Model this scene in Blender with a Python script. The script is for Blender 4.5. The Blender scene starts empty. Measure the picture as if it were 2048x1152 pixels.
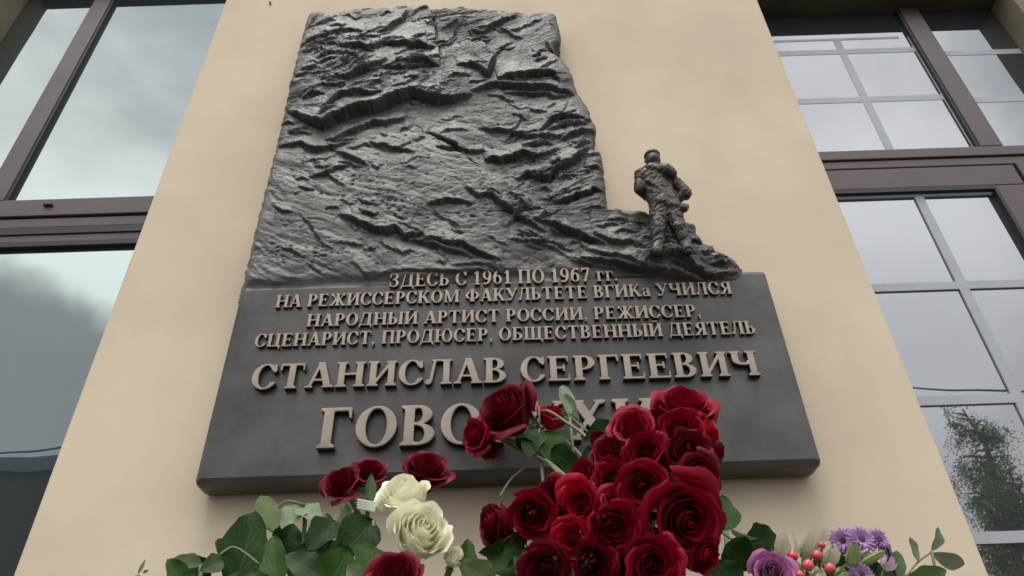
import bpy, math, random
import numpy as np
from mathutils import Vector, Matrix
from mathutils.geometry import delaunay_2d_cdt

# ------------------------------------------------------------------ camera, sky, sun, exposure
S = bpy.context.scene
COL = S.collection
F, VX, VY = 1450.0, -63.0, 1951.0          # focal length in photo pixels, vanishing point of the verticals
CAM = Vector((0.0, -1.0, 1.55))
_up = Vector((VX, VY, -F)).normalized()      # world z seen from the camera
_rt = Vector((VY, -VX, 0)).normalized()      # world x seen from the camera
_yw = _up.cross(_rt)
RM = Matrix((_rt, _yw, _up))                 # camera -> world
cd = bpy.data.cameras.new('camera')
cam = bpy.data.objects.new('camera', cd)
COL.objects.link(cam)
cam.matrix_world = Matrix.Translation(CAM) @ RM.to_4x4()
cd.sensor_width = 36; cd.lens = F / 2048 * 36
cd.clip_start = 0.02; cd.clip_end = 500
S.camera = cam
CX, CY, CZA = RM @ Vector((1, 0, 0)), RM @ Vector((0, 1, 0)), RM @ Vector((0, 0, 1))

def ray(px, py):
    return RM @ Vector((px - 1024, -(py - 576), -F))
def un(px, py, Y):
    d = ray(px, py)
    return CAM + d * ((Y - CAM.y) / d.y)
def axd(p):                                  # depth along the camera's axis
    return -(p - CAM).dot(CZA)
def proj(p):
    q = RM.transposed() @ (p - CAM)
    return (1024 + F * q.x / -q.z, 576 - F * q.y / -q.z)

EL, AZ = 68.0, 196.0                         # sun: high and in front of the wall, veiled by cloud
W = bpy.data.worlds.new('World'); S.world = W; W.use_nodes = True
nt = W.node_tree; N = nt.nodes; L = nt.links
N.clear()
def nn(t, **k):
    n = N.new(t)
    for a, b in k.items(): setattr(n, a, b)
    return n
out = nn('ShaderNodeOutputWorld'); bg = nn('ShaderNodeBackground')
sky = nn('ShaderNodeTexSky', sky_type='NISHITA', sun_disc=False)
sky.sun_elevation = math.radians(EL); sky.sun_rotation = math.radians(AZ)
tc = nn('ShaderNodeTexCoord')
mp = nn('ShaderNodeMapping'); mp.inputs['Scale'].default_value = (1.0, 1.0, 2.0); mp.inputs['Location'].default_value = (3.1, 0.4, 0.2)
no = nn('ShaderNodeTexNoise'); no.inputs['Scale'].default_value = 2.3; no.inputs['Detail'].default_value = 7; no.inputs['Roughness'].default_value = 0.5; no.inputs['Distortion'].default_value = .5
L.new(tc.outputs['Generated'], mp.inputs['Vector']); L.new(mp.outputs['Vector'], no.inputs['Vector'])
cr = nn('ShaderNodeValToRGB')
cr.color_ramp.elements[0].position = 0.38; cr.color_ramp.elements[0].color = (.66, .71, .75, 1)
cr.color_ramp.elements[1].position = 0.64; cr.color_ramp.elements[1].color = (1.30, 1.32, 1.33, 1)
e = cr.color_ramp.elements.new(0.5); e.color = (.88, .92, .95, 1)
L.new(no.outputs['Fac'], cr.inputs['Fac'])
# two cloud features over the street: a bright gap low on the left and a grey bank under it
def blob(dirv, c0, c1):
    v = nn('ShaderNodeVectorMath', operation='DOT_PRODUCT'); v.inputs[1].default_value = dirv
    wv = nn('ShaderNodeVectorMath', operation='ADD')
    sc = nn('ShaderNodeVectorMath', operation='SCALE'); sc.inputs['Scale'].default_value = .13
    no2 = nn('ShaderNodeTexNoise'); no2.inputs['Scale'].default_value = 6; no2.inputs['Detail'].default_value = 5
    sb = nn('ShaderNodeVectorMath', operation='SUBTRACT'); sb.inputs[1].default_value = (.5, .5, .5)
    L.new(tc.outputs['Generated'], no2.inputs['Vector']); L.new(no2.outputs['Color'], sb.inputs[0]); L.new(sb.outputs[0], sc.inputs[0])
    L.new(tc.outputs['Generated'], wv.inputs[0]); L.new(sc.outputs[0], wv.inputs[1]); nz = nn('ShaderNodeVectorMath', operation='NORMALIZE'); L.new(wv.outputs[0], nz.inputs[0]); L.new(nz.outputs[0], v.inputs[0])
    m = nn('ShaderNodeMapRange', interpolation_type='SMOOTHSTEP'); m.inputs['From Min'].default_value = c0; m.inputs['From Max'].default_value = c1
    L.new(v.outputs['Value'], m.inputs['Value']); return m.outputs['Result']
def refl(px, py, Y=.12):
    d = ray(px, py).normalized(); return Vector((d.x, -d.y, d.z))
def mixc(a, col, fac):
    m = nn('ShaderNodeMix', data_type='RGBA'); L.new(a, m.inputs[6]); m.inputs[7].default_value = col; L.new(fac, m.inputs[0]); return m.outputs[2]
c = cr.outputs['Color']
c = mixc(c, (2.1, 2.25, 2.2, 1), blob(refl(100, 640), .965, .997))
c = mixc(c, (.62, .66, .68, 1), blob(refl(-10, 880), .978, .988))
c = mixc(c, (1.75, 1.8, 1.83, 1), blob(refl(1755, 520), .972, .998))
c = mixc(c, (1.5, 1.55, 1.58, 1), blob(refl(1830, 720), .99, .9985))
k = nn('ShaderNodeVectorMath', operation='SCALE'); k.inputs['Scale'].default_value = 13.0
# an overcast sky is brighter overhead than low down
sz = nn('ShaderNodeSeparateXYZ'); L.new(tc.outputs['Generated'], sz.inputs[0])
zr = nn('ShaderNodeMapRange'); zr.inputs['From Min'].default_value = .45; zr.inputs['From Max'].default_value = 1.0; zr.inputs['To Min'].default_value = 13.0; zr.inputs['To Max'].default_value = 23.0
L.new(sz.outputs['Z'], zr.inputs['Value']); L.new(c, k.inputs[0]); L.new(zr.outputs[0], k.inputs['Scale'])
mx = nn('ShaderNodeMix', data_type='RGBA'); mx.inputs[0].default_value = .93
L.new(sky.outputs[0], mx.inputs[6]); L.new(k.outputs[0], mx.inputs[7])
L.new(mx.outputs[2], bg.inputs['Color']); bg.inputs['Strength'].default_value = 0.1
L.new(bg.outputs[0], out.inputs['Surface'])

sd = bpy.data.lights.new('sun', 'SUN'); sd.energy = 1.7; sd.angle = math.radians(28); sd.color = (1, .97, .93)
sun = bpy.data.objects.new('sun', sd); COL.objects.link(sun)
_sv = Vector((math.sin(math.radians(AZ)) * math.cos(math.radians(EL)), math.cos(math.radians(AZ)) * math.cos(math.radians(EL)), math.sin(math.radians(EL))))
sun.rotation_euler = _sv.to_track_quat('Z', 'Y').to_euler()
sun.location = (0, -3, 8)
vs = S.view_settings
vs.view_transform = 'Standard'; vs.look = 'None'; vs.gamma = 1; vs.use_curve_mapping = False; vs.exposure = 0.09
S.cycles.max_bounces = 8; S.cycles.filter_width = 1.6

# ------------------------------------------------------------------ helpers
random.seed(7)
RNG = np.random.default_rng(11)

def mat(name, base=(.5, .5, .5), rough=.6, metal=0.0, var=0.0, scale=20.0, col2=None, bump=0.0, bscale=60.0, spec=.5, detail=6, sheen=0.0, sheen_col=None, trans=0.0, rvar=0.0, mask=(.35, .65)):
    m = bpy.data.materials.new(name); m.use_nodes = True
    t = m.node_tree; n = t.nodes; l = t.links
    b = n['Principled BSDF']
    b.inputs['Roughness'].default_value = rough; b.inputs['Metallic'].default_value = metal
    b.inputs['Specular IOR Level'].default_value = spec
    b.inputs['Base Color'].default_value = (*base, 1)
    tc = n.new('ShaderNodeTexCoord')
    if col2 is not None or var:
        if col2 is None: col2 = tuple(x * (1 - var) for x in base)
        no = n.new('ShaderNodeTexNoise'); no.inputs['Scale'].default_value = scale; no.inputs['Detail'].default_value = detail; no.inputs['Roughness'].default_value = .62
        l.new(tc.outputs['Object'], no.inputs['Vector'])
        mr = n.new('ShaderNodeMapRange'); mr.inputs['From Min'].default_value = mask[0]; mr.inputs['From Max'].default_value = mask[1]
        l.new(no.outputs['Fac'], mr.inputs['Value'])
        mi = n.new('ShaderNodeMix'); mi.data_type = 'RGBA'; mi.inputs[6].default_value = (*base, 1); mi.inputs[7].default_value = (*col2, 1)
        l.new(mr.outputs['Result'], mi.inputs[0]); l.new(mi.outputs[2], b.inputs['Base Color'])
        if rvar:
            m2 = n.new('ShaderNodeMapRange'); m2.inputs['To Min'].default_value = rough - rvar; m2.inputs['To Max'].default_value = rough + rvar
            l.new(no.outputs['Fac'], m2.inputs['Value']); l.new(m2.outputs['Result'], b.inputs['Roughness'])
    if bump:
        nb = n.new('ShaderNodeTexNoise'); nb.inputs['Scale'].default_value = bscale; nb.inputs['Detail'].default_value = 6
        l.new(tc.outputs['Object'], nb.inputs['Vector'])
        bu = n.new('ShaderNodeBump'); bu.inputs['Strength'].default_value = bump; bu.inputs['Distance'].default_value = .002
        l.new(nb.outputs['Fac'], bu.inputs['Height']); l.new(bu.outputs['Normal'], b.inputs['Normal'])
    if sheen:
        b.inputs['Sheen Weight'].default_value = sheen; b.inputs['Sheen Roughness'].default_value = .35
        if sheen_col: b.inputs['Sheen Tint'].default_value = (*sheen_col, 1)
    if trans:
        tr = n.new('ShaderNodeBsdfTranslucent'); ms = n.new('ShaderNodeMixShader'); ms.inputs[0].default_value = trans
        if n.get('Mix') is not None: l.new(n['Mix'].outputs[2], tr.inputs['Color'])
        else: tr.inputs['Color'].default_value = (*base, 1)
        o = n['Material Output']
        l.new(b.outputs[0], ms.inputs[1]); l.new(tr.outputs[0], ms.inputs[2]); l.new(ms.outputs[0], o.inputs['Surface'])
    return m

def wear(m, col, lo=.51, hi=.56, k=.8):                     # handled edges polished brighter than the patina
    t = m.node_tree; n = t.nodes; l = t.links; b = n['Principled BSDF']; g = n.new('ShaderNodeNewGeometry')
    r = n.new('ShaderNodeMapRange'); r.inputs['From Min'].default_value = lo; r.inputs['From Max'].default_value = hi; r.inputs['To Max'].default_value = k
    l.new(g.outputs['Pointiness'], r.inputs['Value'])
    x = n.new('ShaderNodeMix'); x.data_type = 'RGBA'; x.inputs[7].default_value = (*col, 1)
    l.new(b.inputs['Base Color'].links[0].from_socket, x.inputs[6]); l.new(r.outputs[0], x.inputs[0]); l.new(x.outputs[2], b.inputs['Base Color'])
def link(name, me, parent=None, loc=None, smooth=False):
    o = bpy.data.objects.new(name, me); COL.objects.link(o)
    if parent: o.parent = parent
    if loc is not None: o.location = loc
    return o
def mesh(name, v, f, m=None, smooth=False):
    me = bpy.data.meshes.new(name)
    me.from_pydata([tuple(p) for p in v], [], [tuple(int(i) for i in q) for q in f])
    if m: me.materials.append(m)
    if smooth: me.shade_smooth()
    me.update(); return me
def npmesh(name, V, Q, m=None, smooth=True):
    me = bpy.data.meshes.new(name)
    V = np.asarray(V, dtype=np.float32); Q = np.asarray(Q, dtype=np.int32)
    me.vertices.add(len(V)); me.vertices.foreach_set('co', V.ravel())
    k = Q.shape[1]
    me.loops.add(Q.size); me.loops.foreach_set('vertex_index', Q.ravel())
    me.polygons.add(len(Q)); me.polygons.foreach_set('loop_start', np.arange(0, Q.size, k, dtype=np.int32))
    if m: me.materials.append(m)
    me.update(calc_edges=True); me.validate()
    if smooth: me.shade_smooth()
    return me
def empty(name, loc, label=None, cat=None, group=None):
    o = bpy.data.objects.new(name, None); COL.objects.link(o); o.location = loc; o.empty_display_size = .02
    tag(o, label, cat, group); return o
def tag(o, label=None, cat=None, group=None, kind=None):
    if label: o['label'] = label
    if cat: o['category'] = cat
    if group: o['group'] = group
    if kind: o['kind'] = kind
    return o
def box(name, x0, x1, y0, y1, z0, z1, m, parent=None, bev=0.0, org=None):
    cx, cy, cz = ((x0 + x1) / 2, (y0 + y1) / 2, (z0 + z1) / 2)
    if org is None: org = (0, 0, 0)
    b = min(bev, abs(x1 - x0) * .4, abs(y1 - y0) * .4, abs(z1 - z0) * .4)
    import bmesh
    bm = bmesh.new(); bmesh.ops.create_cube(bm, size=1)
    for v in bm.verts: v.co = Vector((v.co.x * (x1 - x0), v.co.y * (y1 - y0), v.co.z * (z1 - z0)))
    if b > 0: bmesh.ops.bevel(bm, geom=bm.edges[:], offset=b, segments=2, profile=.5, affect='EDGES')
    bmesh.ops.recalc_face_normals(bm, faces=bm.faces)
    me = bpy.data.meshes.new(name); bm.to_mesh(me); bm.free(); me.materials.append(m)
    o = link(name, me, parent); o.location = (cx - org[0], cy - org[1], cz - org[2])
    return o
def tube_geo(pts, radii, n=8, cap=True):
    pts = [Vector(p) for p in pts]; V = []; Fc = []
    ref = Vector((.3, .5, .8)).normalized()
    for i, p in enumerate(pts):
        t = (pts[min(i + 1, len(pts) - 1)] - pts[max(i - 1, 0)]).normalized()
        a = t.cross(ref)
        if a.length < 1e-3: a = t.cross(Vector((1, 0, 0)))
        a.normalize(); b = t.cross(a)
        r = radii[i] if hasattr(radii, '__len__') else radii
        for k in range(n):
            an = 2 * math.pi * k / n; V.append(p + (a * math.cos(an) + b * math.sin(an)) * r)
    for i in range(len(pts) - 1):
        for k in range(n):
            Fc.append((i * n + k, i * n + (k + 1) % n, (i + 1) * n + (k + 1) % n, (i + 1) * n + k))
    if cap:
        Fc.append(tuple(range(n))[::-1]); Fc.append(tuple((len(pts) - 1) * n + k for k in range(n)))
    return V, Fc
def bez(p0, p1, p2, p3, n=10):
    r = []
    for i in range(n + 1):
        t = i / n; r.append(p0 * (1 - t)**3 + p1 * 3 * t * (1 - t)**2 + p2 * 3 * t * t * (1 - t) + p3 * t**3)
    return r

# numpy value noise
def vnoise(P, seed=0):
    P = np.asarray(P); I = np.floor(P).astype(np.int64); Fr = P - I; U = Fr * Fr * (3 - 2 * Fr)
    def h(ix):
        x = ix[..., 0] * 374761393 + seed * 1274126177
        for d in range(1, ix.shape[-1]): x = x + ix[..., d] * (668265263 + 2246822519 * (d - 1))
        x = (x ^ (x >> 13)) * 1274126177 & 0xffffffff
        x = (x ^ (x >> 16)) & 0xffffffff
        return (x % 65536) / 65536.0
    D = P.shape[-1]; r = 0
    for c in range(2**D):
        off = np.array([(c >> d) & 1 for d in range(D)])
        w = 1
        for d in range(D): w = w * (U[..., d] if off[d] else 1 - U[..., d])
        r = r + w * h(I + off)
    return r
def fbm(P, o=4, seed=0, g=.5):
    r = 0; a = 1; s = 0
    for i in range(o):
        r = r + a * vnoise(P * 2**i, seed + i * 17); s += a; a *= g
    return r / s
# ------------------------------------------------------------------ materials
M_wall = mat('cream_plaster', (.645, .525, .38), .9, bump=.14, bscale=240, col2=(.56, .445, .33), scale=2.6, spec=.2)
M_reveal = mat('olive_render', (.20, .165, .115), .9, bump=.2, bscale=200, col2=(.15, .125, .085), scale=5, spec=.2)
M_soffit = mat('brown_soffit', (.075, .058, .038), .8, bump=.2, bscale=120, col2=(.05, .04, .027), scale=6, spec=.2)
M_frame = mat('brown_window_profile', (.084, .050, .046), .48, bump=.08, bscale=300, col2=(.060, .037, .034), scale=7)
M_gasket = mat('black_gasket', (.012, .010, .011), .6)
M_bar = mat('pale_glazing_bar', (.36, .37, .385), .6, col2=(.32, .33, .345), scale=30)
M_pave = mat('grey_paving', (.085, .082, .08), .9, bump=.5, bscale=60, col2=(.06, .058, .056), scale=3)

def glass_mat(name, refl_, dark, tint=(.93, 1, .99)):
    m = bpy.data.materials.new(name); m.use_nodes = True; t = m.node_tree; n = t.nodes; l = t.links; n.clear()
    o = n.new('ShaderNodeOutputMaterial'); mx = n.new('ShaderNodeMixShader')
    d = n.new('ShaderNodeBsdfDiffuse'); d.inputs['Color'].default_value = (*dark, 1)
    g = n.new('ShaderNodeBsdfGlossy'); g.inputs['Roughness'].default_value = .012; g.inputs['Color'].default_value = (*tint, 1)
    lw = n.new('ShaderNodeLayerWeight'); lw.inputs['Blend'].default_value = .35
    mr = n.new('ShaderNodeMapRange'); mr.inputs['To Min'].default_value = refl_; mr.inputs['To Max'].default_value = 1
    mr.inputs['From Max'].default_value = 1
    l.new(lw.outputs['Fresnel'], mr.inputs['Value'])
    tc = n.new('ShaderNodeTexCoord'); no = n.new('ShaderNodeTexNoise'); no.inputs['Scale'].default_value = 3.0
    bu = n.new('ShaderNodeBump'); bu.inputs['Strength'].default_value = .06; bu.inputs['Distance'].default_value = .02
    l.new(tc.outputs['Object'], no.inputs['Vector']); l.new(no.outputs['Fac'], bu.inputs['Height']); l.new(bu.outputs['Normal'], g.inputs['Normal'])
    l.new(mr.outputs['Result'], mx.inputs[0]); l.new(d.outputs[0], mx.inputs[1]); l.new(g.outputs[0], mx.inputs[2]); l.new(mx.outputs[0], o.inputs['Surface'])
    return m
M_glassL = glass_mat('coated_glass', .19, (.035, .04, .04))
M_glassR = glass_mat('coated_glass_clear', .17, (.03, .032, .034), (.96, .97, 1))

# ------------------------------------------------------------------ setting
g = box('pavement', -60, 60, -60, 8, -.2, 0, M_pave); tag(g, kind='structure')
# the pier that carries the plaque
YG = .06                                             # glass plane
xL = (un(450, 0, 0).x + un(300, 390, 0).x + un(34, 1152, 0).x) / 3
xR = (un(1517, 0, 0).x + un(1640, 295, 0).x + un(1972, 1152, 0).x) / 3
o = box('plastered_pier', xL, xR, 0, .7, 0, 5.6, M_wall, bev=.006)
tag(o, 'cream plastered wall pier carrying the bronze plaque between two windows', 'wall')
ztR = un(1700, 69, 2 * YG).z; ztL = un(330, 12, 2 * YG).z   # the soffit's mirrored front edge is the line seen over the glass
xLw = un(45, 98, 2 * YG).x                                # far reveal of the left window, at the glass
xRw = un(2005, 128, 2 * YG).x
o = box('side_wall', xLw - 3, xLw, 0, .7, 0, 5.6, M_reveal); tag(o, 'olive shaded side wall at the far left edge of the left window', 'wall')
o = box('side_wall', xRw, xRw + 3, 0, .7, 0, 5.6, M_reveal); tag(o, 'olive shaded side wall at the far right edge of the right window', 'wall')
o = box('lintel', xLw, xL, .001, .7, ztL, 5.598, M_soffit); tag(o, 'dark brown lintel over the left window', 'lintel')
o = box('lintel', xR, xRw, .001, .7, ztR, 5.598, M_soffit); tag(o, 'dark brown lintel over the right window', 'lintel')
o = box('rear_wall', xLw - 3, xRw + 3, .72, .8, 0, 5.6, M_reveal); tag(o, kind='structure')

pn_ = un(541, 9, 0); V, Fc = tube_geo([(0, .01, 0), (0, -.006, .001), (0, -.0065, .001)], [.0022, .0022, .0034], 8)
o = link('wall_nail', mesh('wall_nail', V, Fc, mat('rusty_iron', (.06, .035, .025), .7))); o.location = pn_; tag(o, 'small rusty nail in the plaster left above the plaque', 'nail')
# ---- left window: fixed profiles, two panes over one
LW = empty('window', (xLw, YG, 0), 'brown framed left window mirroring cloudy sky in plain panes', 'window')
def wb(name, P, x0, x1, y0, y1, z0, z1, m, bev=.002):
    return box(name, x0, x1, y0, y1, z0, z1, m, P, bev, org=P.location)
YF = YG - .012
def zat(px, py, Y): return un(px, py, Y).z
def xat(px, py, Y): return un(px, py, Y).x
mz0 = zat(150, 398, YF); 
mxa, mxb = xat(95, 175, YF), xat(112, 205, YF)
mxa, mxb = xat(80, 193, YF), xat(118, 193, YF)
t0, t1, t2, t3, t4 = [zat(150, y, YF) for y in (396, 429, 450, 463, 478)]
wb('pane', LW, xLw + .002, mxa + .01, YG, YG + .02, t0 - .002, ztL - .002, M_glassL, 0)
wb('pane', LW, mxb - .01, xL + .01, YG, YG + .02, t0 - .002, ztL - .002, M_glassL, 0)
wb('mullion', LW, mxa, mxb, YF, YG + .03, t0 + .0005, ztL - .003, M_frame)
wb('gasket', LW, mxb, mxb + .006, YG - .009, YG + .001, t0 + .001, ztL - .003, M_gasket, 0)
wb('transom', LW, xLw + .001, xL + .01, YF, YG + .03, t1, t0, M_frame)
wb('transom', LW, xLw + .001, xL + .01, YF + .004, YG + .03, t2, t1 - .0035, M_frame)
wb('gasket', LW, xLw + .001, xL + .01, YG - .009, YG + .028, t3, t2 - .0005, M_gasket, 0)
wb('sash_rail', LW, xLw + .001, xL + .01, YF + .006, YG + .03, t4, t3, M_frame)
wb('gasket', LW, xLw + .001, xL + .01, YG - .009, YG + .001, t4 - .012, t4 - .0005, M_gasket, 0)
wb('pane', LW, xLw + .002, xL + .01, YG + .002, YG + .022, .3, t4 - .001, M_glassL, 0)
wb('head_profile', LW, xLw + .001, xL + .01, YG - .01, YG + .0, ztL - .02, ztL - .0005, M_frame)
a = xat(100, 406, YF); wb('drain_cap', LW, a - .009, a + .009, YF - .006, YF + .004, t0 - .022, t0 - .016, M_gasket, .002)
wb('frame_jamb', LW, xLw - .0, xLw + .02, YF + .01, YG + .03, .3, t4 - .02, M_frame)

# ---- right window with pale glazing bars
RW = empty('window', (xRw, YG, 0), 'brown framed right window with pale glazing bars mirroring clouds and a tree', 'window')
r0, r1, r2, r3, r4 = [zat(1850, y, YF) for y in (296, 314, 330, 372, 380)]
ma, mb = xat(1895, 180, YF), xat(1938, 180, YF)
wb('pane', RW, xR - .01, ma + .01, YG, YG + .02, r0 - .002, ztR - .002, M_glassR, 0)
wb('pane', RW, mb - .01, xRw - .002, YG, YG + .02, r0 - .002, ztR - .002, M_glassR, 0)
wb('mullion', RW, ma, mb, YF, YG + .03, r0 + .0005, ztR + .0, M_frame)
wb('gasket', RW, ma - .006, ma, YG - .009, YG + .001, r0 + .001, ztR - .003, M_gasket, 0)
wb('transom', RW, xR - .01, xRw, YF, YG + .03, r1, r0, M_frame)
wb('transom', RW, xR - .01, xRw, YF + .004, YG + .03, r2, r1 - .0015, M_frame)
sx = xat(2040, 345, YF); si = xat(1997, 375, YF)       # sash outer and inner right edges
wb('sash_rail', RW, xR - .01, sx - .001, YF + .003, YG + .03, r3, r2 - .0035, M_frame)
wb('sash_stile', RW, si, sx, YF + .003, YG + .03, .3, r3 - .0005, M_frame)
wb('frame_jamb', RW, sx + .004, xRw - .001, YF, YG + .03, .3, r2 - .001, M_frame)
wb('gasket', RW, xR - .01, si - .001, YG - .010, YG + .003, r4, r3 - .0005, M_gasket, 0)
wb('gasket', RW, si - .007, si - .0005, YG - .010, YG + .003, .3, r4 - .0005, M_gasket, 0)
wb('pane', RW, xR - .01, si - .0015, YG + .003, YG + .022, .3, r3 - .001, M_glassR, 0)
wb('frame_jamb', RW, xR + .0005, xR + .012, YG - .010, YG + .002, .3, r2 - .001, M_gasket)
def hb(py, px, x0, x1, w=.0085, Yb=YG - .0008):
    z = zat(px, py, Yb); wb('glazing_bar', RW, x0, x1, Yb, Yb + .0052, z - w, z + w, M_bar, .0002)
def vb(px, py, z0, z1, w=.010, Yb=YG - .0008):
    x = xat(px, py, Yb); wb('glazing_bar', RW, x - w, x + w, Yb + .0002, Yb + .0050, z0, z1, M_bar, .0002)
for py in (102, 199): hb(py, 1720, xR + .002, ma - .007, .009)
for py in (104, 199): hb(py, 1975, mb + .001, xRw - .002, .009)
zb76 = zat(1722, 76, YG)
vb(1722, 180, r0 + .001, zb76, .009)
vb(1882, 180, r0 + .001, zb76, .005)
hb(77, 1720, xR + .002, ma - .03, .004)
for py in (569, 798, 1076): hb(py, 1950, xR + .014, si - .008)
vb(1921, 560, .4, r4 - .002, .009)
hb(388, 1850, xR + .014, si - .008, .006)

# ------------------------------------------------------------------ behind the viewer, seen mirrored in the glass
def mir(px, py, Yv):                                   # a point of the mirror image -> the real point behind the camera
    p = un(px, py, Yv); return Vector((p.x, 2 * YG - Yv, p.z))
M_cable = mat('black_cable', (.015, .015, .017), .6)
for i, (pa, pb, lab) in enumerate((((-40, 906), (135, 897), 'black overhead cable mirrored in the left window'), ((1826, 774), (2060, 784), 'black overhead cable mirrored in the right window'))):
    A, B = mir(*pa, 6.2), mir(*pb, 6.2)
    d = (B - A); A2 = A - d * 1.5; B2 = B + d * 1.5
    pts = [A2.lerp(B2, t / 20) + Vector((0, 0, .05 * ((t / 20 - .5)**2 * 4 - .25) )) for t in range(21)]
    V, Fc = tube_geo([p - A2 for p in pts], .012, 6)
    o = link('overhead_cable', mesh('overhead_cable', V, Fc, M_cable, True)); o.location = A2; tag(o, lab, 'cable')
M_dark = mat('dark_cladding', (.035, .036, .038), .7, col2=(.028, .029, .03), scale=2)
M_band = mat('blue_grey_fascia', (.11, .13, .17), .6)
p = mir(60, 948, 12); q = mir(60, 918, 12)
B = empty('building', (p.x, p.y, 0), 'dark flat roofed building with blue grey fascia mirrored low in the left window', 'building')
box('wall', p.x - 8, p.x + 2.2, p.y - 6, p.y, 0, p.z, M_dark, B, org=B.location)
box('fascia', p.x - 8.1, p.x + 2.3, p.y - 6.1, p.y + .1, p.z + .002, q.z, M_band, B, .02, org=B.location)
for k in range(4):
    x = p.x - 6.5 + k * 2.1
    fr = box('window', x, x + 1.2, p.y + .0, p.y + .05, 1.2, 2.8, M_frame, B, .01, org=B.location)
    pn = box('pane', x + .08, x + 1.12, p.y + .052, p.y + .056, 1.28, 2.72, M_glassL, None, 0)
    pn.parent = fr; pn.location = Vector((x + .6, p.y + .054, 2.0)) - B.location - fr.location

M_bark = mat('birch_bark', (.42, .40, .36), .9, col2=(.06, .055, .05), scale=4)
M_treeleaf = mat('tree_leaf', (.16, .22, .09), .6, col2=(.22, .28, .12), scale=1.5, trans=.4)
def tree(toppx, ztop_px, Yv, spread, label, seed, n=5200):
    rr = random.Random(seed)
    top = mir(toppx, ztop_px, Yv); base = Vector((top.x, top.y, 0)); H = top.z
    T = empty('birch_tree', base, label, 'tree')
    pts = [Vector((.12 * math.sin(i * .9), .1 * math.cos(i * .7), H * i / 10)) for i in range(11)]
    V, Fc = tube_geo(pts, [.13 * (1 - i / 10.6) + .006 for i in range(11)], 8)
    link('trunk', mesh('trunk', V, Fc, M_bark, True), T)
    V = []; Fc = []; cl = []
    BV = []; BF = []
    for k in range(46):
        h = H * (.28 + .70 * (k / 45)); tt = h / H
        L_ = spread * (1.15 - tt)**.75 * rr.uniform(.55, 1.1) * (1 if tt > .1 else .5)
        an = rr.uniform(0, 6.28); i = int(tt * 10); s = pts[min(i, 10)].lerp(pts[min(i + 1, 10)], tt * 10 - i)
        e_ = s + Vector((math.cos(an) * L_, math.sin(an) * L_, L_ * rr.uniform(.15, .8)))
        m_ = s.lerp(e_, .5) + Vector((0, 0, .12 * L_))
        v, f = tube_geo([s, m_, e_], [.022, .014, .004], 5)
        o_ = len(BV); BV += v; BF += [tuple(a + o_ for a in q) for q in f]
        for j in range(9):
            t = rr.uniform(.12, 1.05); c = s.lerp(e_, t) + Vector((rr.gauss(0, .1), rr.gauss(0, .1), rr.uniform(-.25, .08)))
            cl.append((c, rr.uniform(.05, .15)))
    link('limbs', mesh('limbs', BV, BF, M_bark, True), T)
    for _ in range(n):
        c, r = rr.choice(cl)
        p = c + Vector((rr.gauss(0, r * .6), rr.gauss(0, r * .6), rr.gauss(-.05, r * .8)))
        a = Vector((rr.gauss(0, 1), rr.gauss(0, 1), rr.gauss(-.6, 1))).normalized(); b = a.cross(Vector((rr.gauss(0, 1), rr.gauss(0, 1), rr.gauss(0, 1)))).normalized()
        s = rr.uniform(.010, .024); o_ = len(V)
        V += [p, p + a * s + b * s * .5, p + a * s * 2, p + a * s - b * s * .5]; Fc.append((o_, o_ + 1, o_ + 2, o_ + 3))
    cr_ = link('crown', mesh('crown', V, Fc, M_treeleaf), T); cr_['kind'] = 'stuff'
tree(1912, 822, 9, 1.0, 'tall birch tree with thin leafy top, mirrored beside the pier edge in the right window', 3, 30000)
tree(2002, 950, 8.2, .8, 'lower leafy tree right of the tall birch, mirrored in the right window', 5, 20000)
tree(1965, 1010, 8.6, 1.1, 'bushy tree between the two taller ones, mirrored at the bottom of the right window', 9, 20000)
# ------------------------------------------------------------------ the bronze plaque
M_bronze = mat('dark_patinated_bronze', (.084, .075, .068), .38, metal=.4, col2=(.036, .033, .031), scale=6, bump=.12, bscale=300, rvar=.1)
M_relief = mat('weathered_bronze_relief', (.125, .115, .106), .50, metal=.35, col2=(.075, .064, .056), scale=26, bump=.18, bscale=420, rvar=.12)
wear(M_relief, (.22, .18, .15), .53, .60, .6)
M_letter = mat('rubbed_bronze_letter', (.33, .265, .21), .40, metal=.5, col2=(.21, .165, .13), scale=22, bump=.08, bscale=400)
M_lside = mat('dark_letter_edge', (.055, .047, .042), .5, metal=.3, col2=(.035, .03, .028), scale=60)  # dark patina on the sides; also puts the letters' depth shadow into the colour
M_figure = mat('brown_bronze_figure', (.075, .060, .050), .36, metal=.5, col2=(.045, .037, .032), scale=90, bump=.3, bscale=500)
wear(M_figure, (.30, .25, .20), .52, .60)
YP = -.05                                              # front of the plate
pc = un(1016, 965, 0)
PL = empty('memorial_plaque', (pc.x, 0, pc.z), 'dark bronze memorial plaque with rocky relief, raised Cyrillic lettering and small figure on cream wall', 'plaque')
def ploc(o): o.location = Vector(o.location) - PL.location; return o

xl = un(385, 965, YP).x; xr = un(1650, 933, YP).x
zb = un(1016, 950, YP).z; zt = un(1460, 541, YP).z
zb0 = zb
plate = box('inscription_plate', xl, xr, YP, .0, zb, zt, M_bronze, PL, .0095, org=PL.location)
plate.data.shade_smooth()
for p_ in plate.data.polygons:
    if p_.area > 2e-3: p_.use_smooth = False

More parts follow.
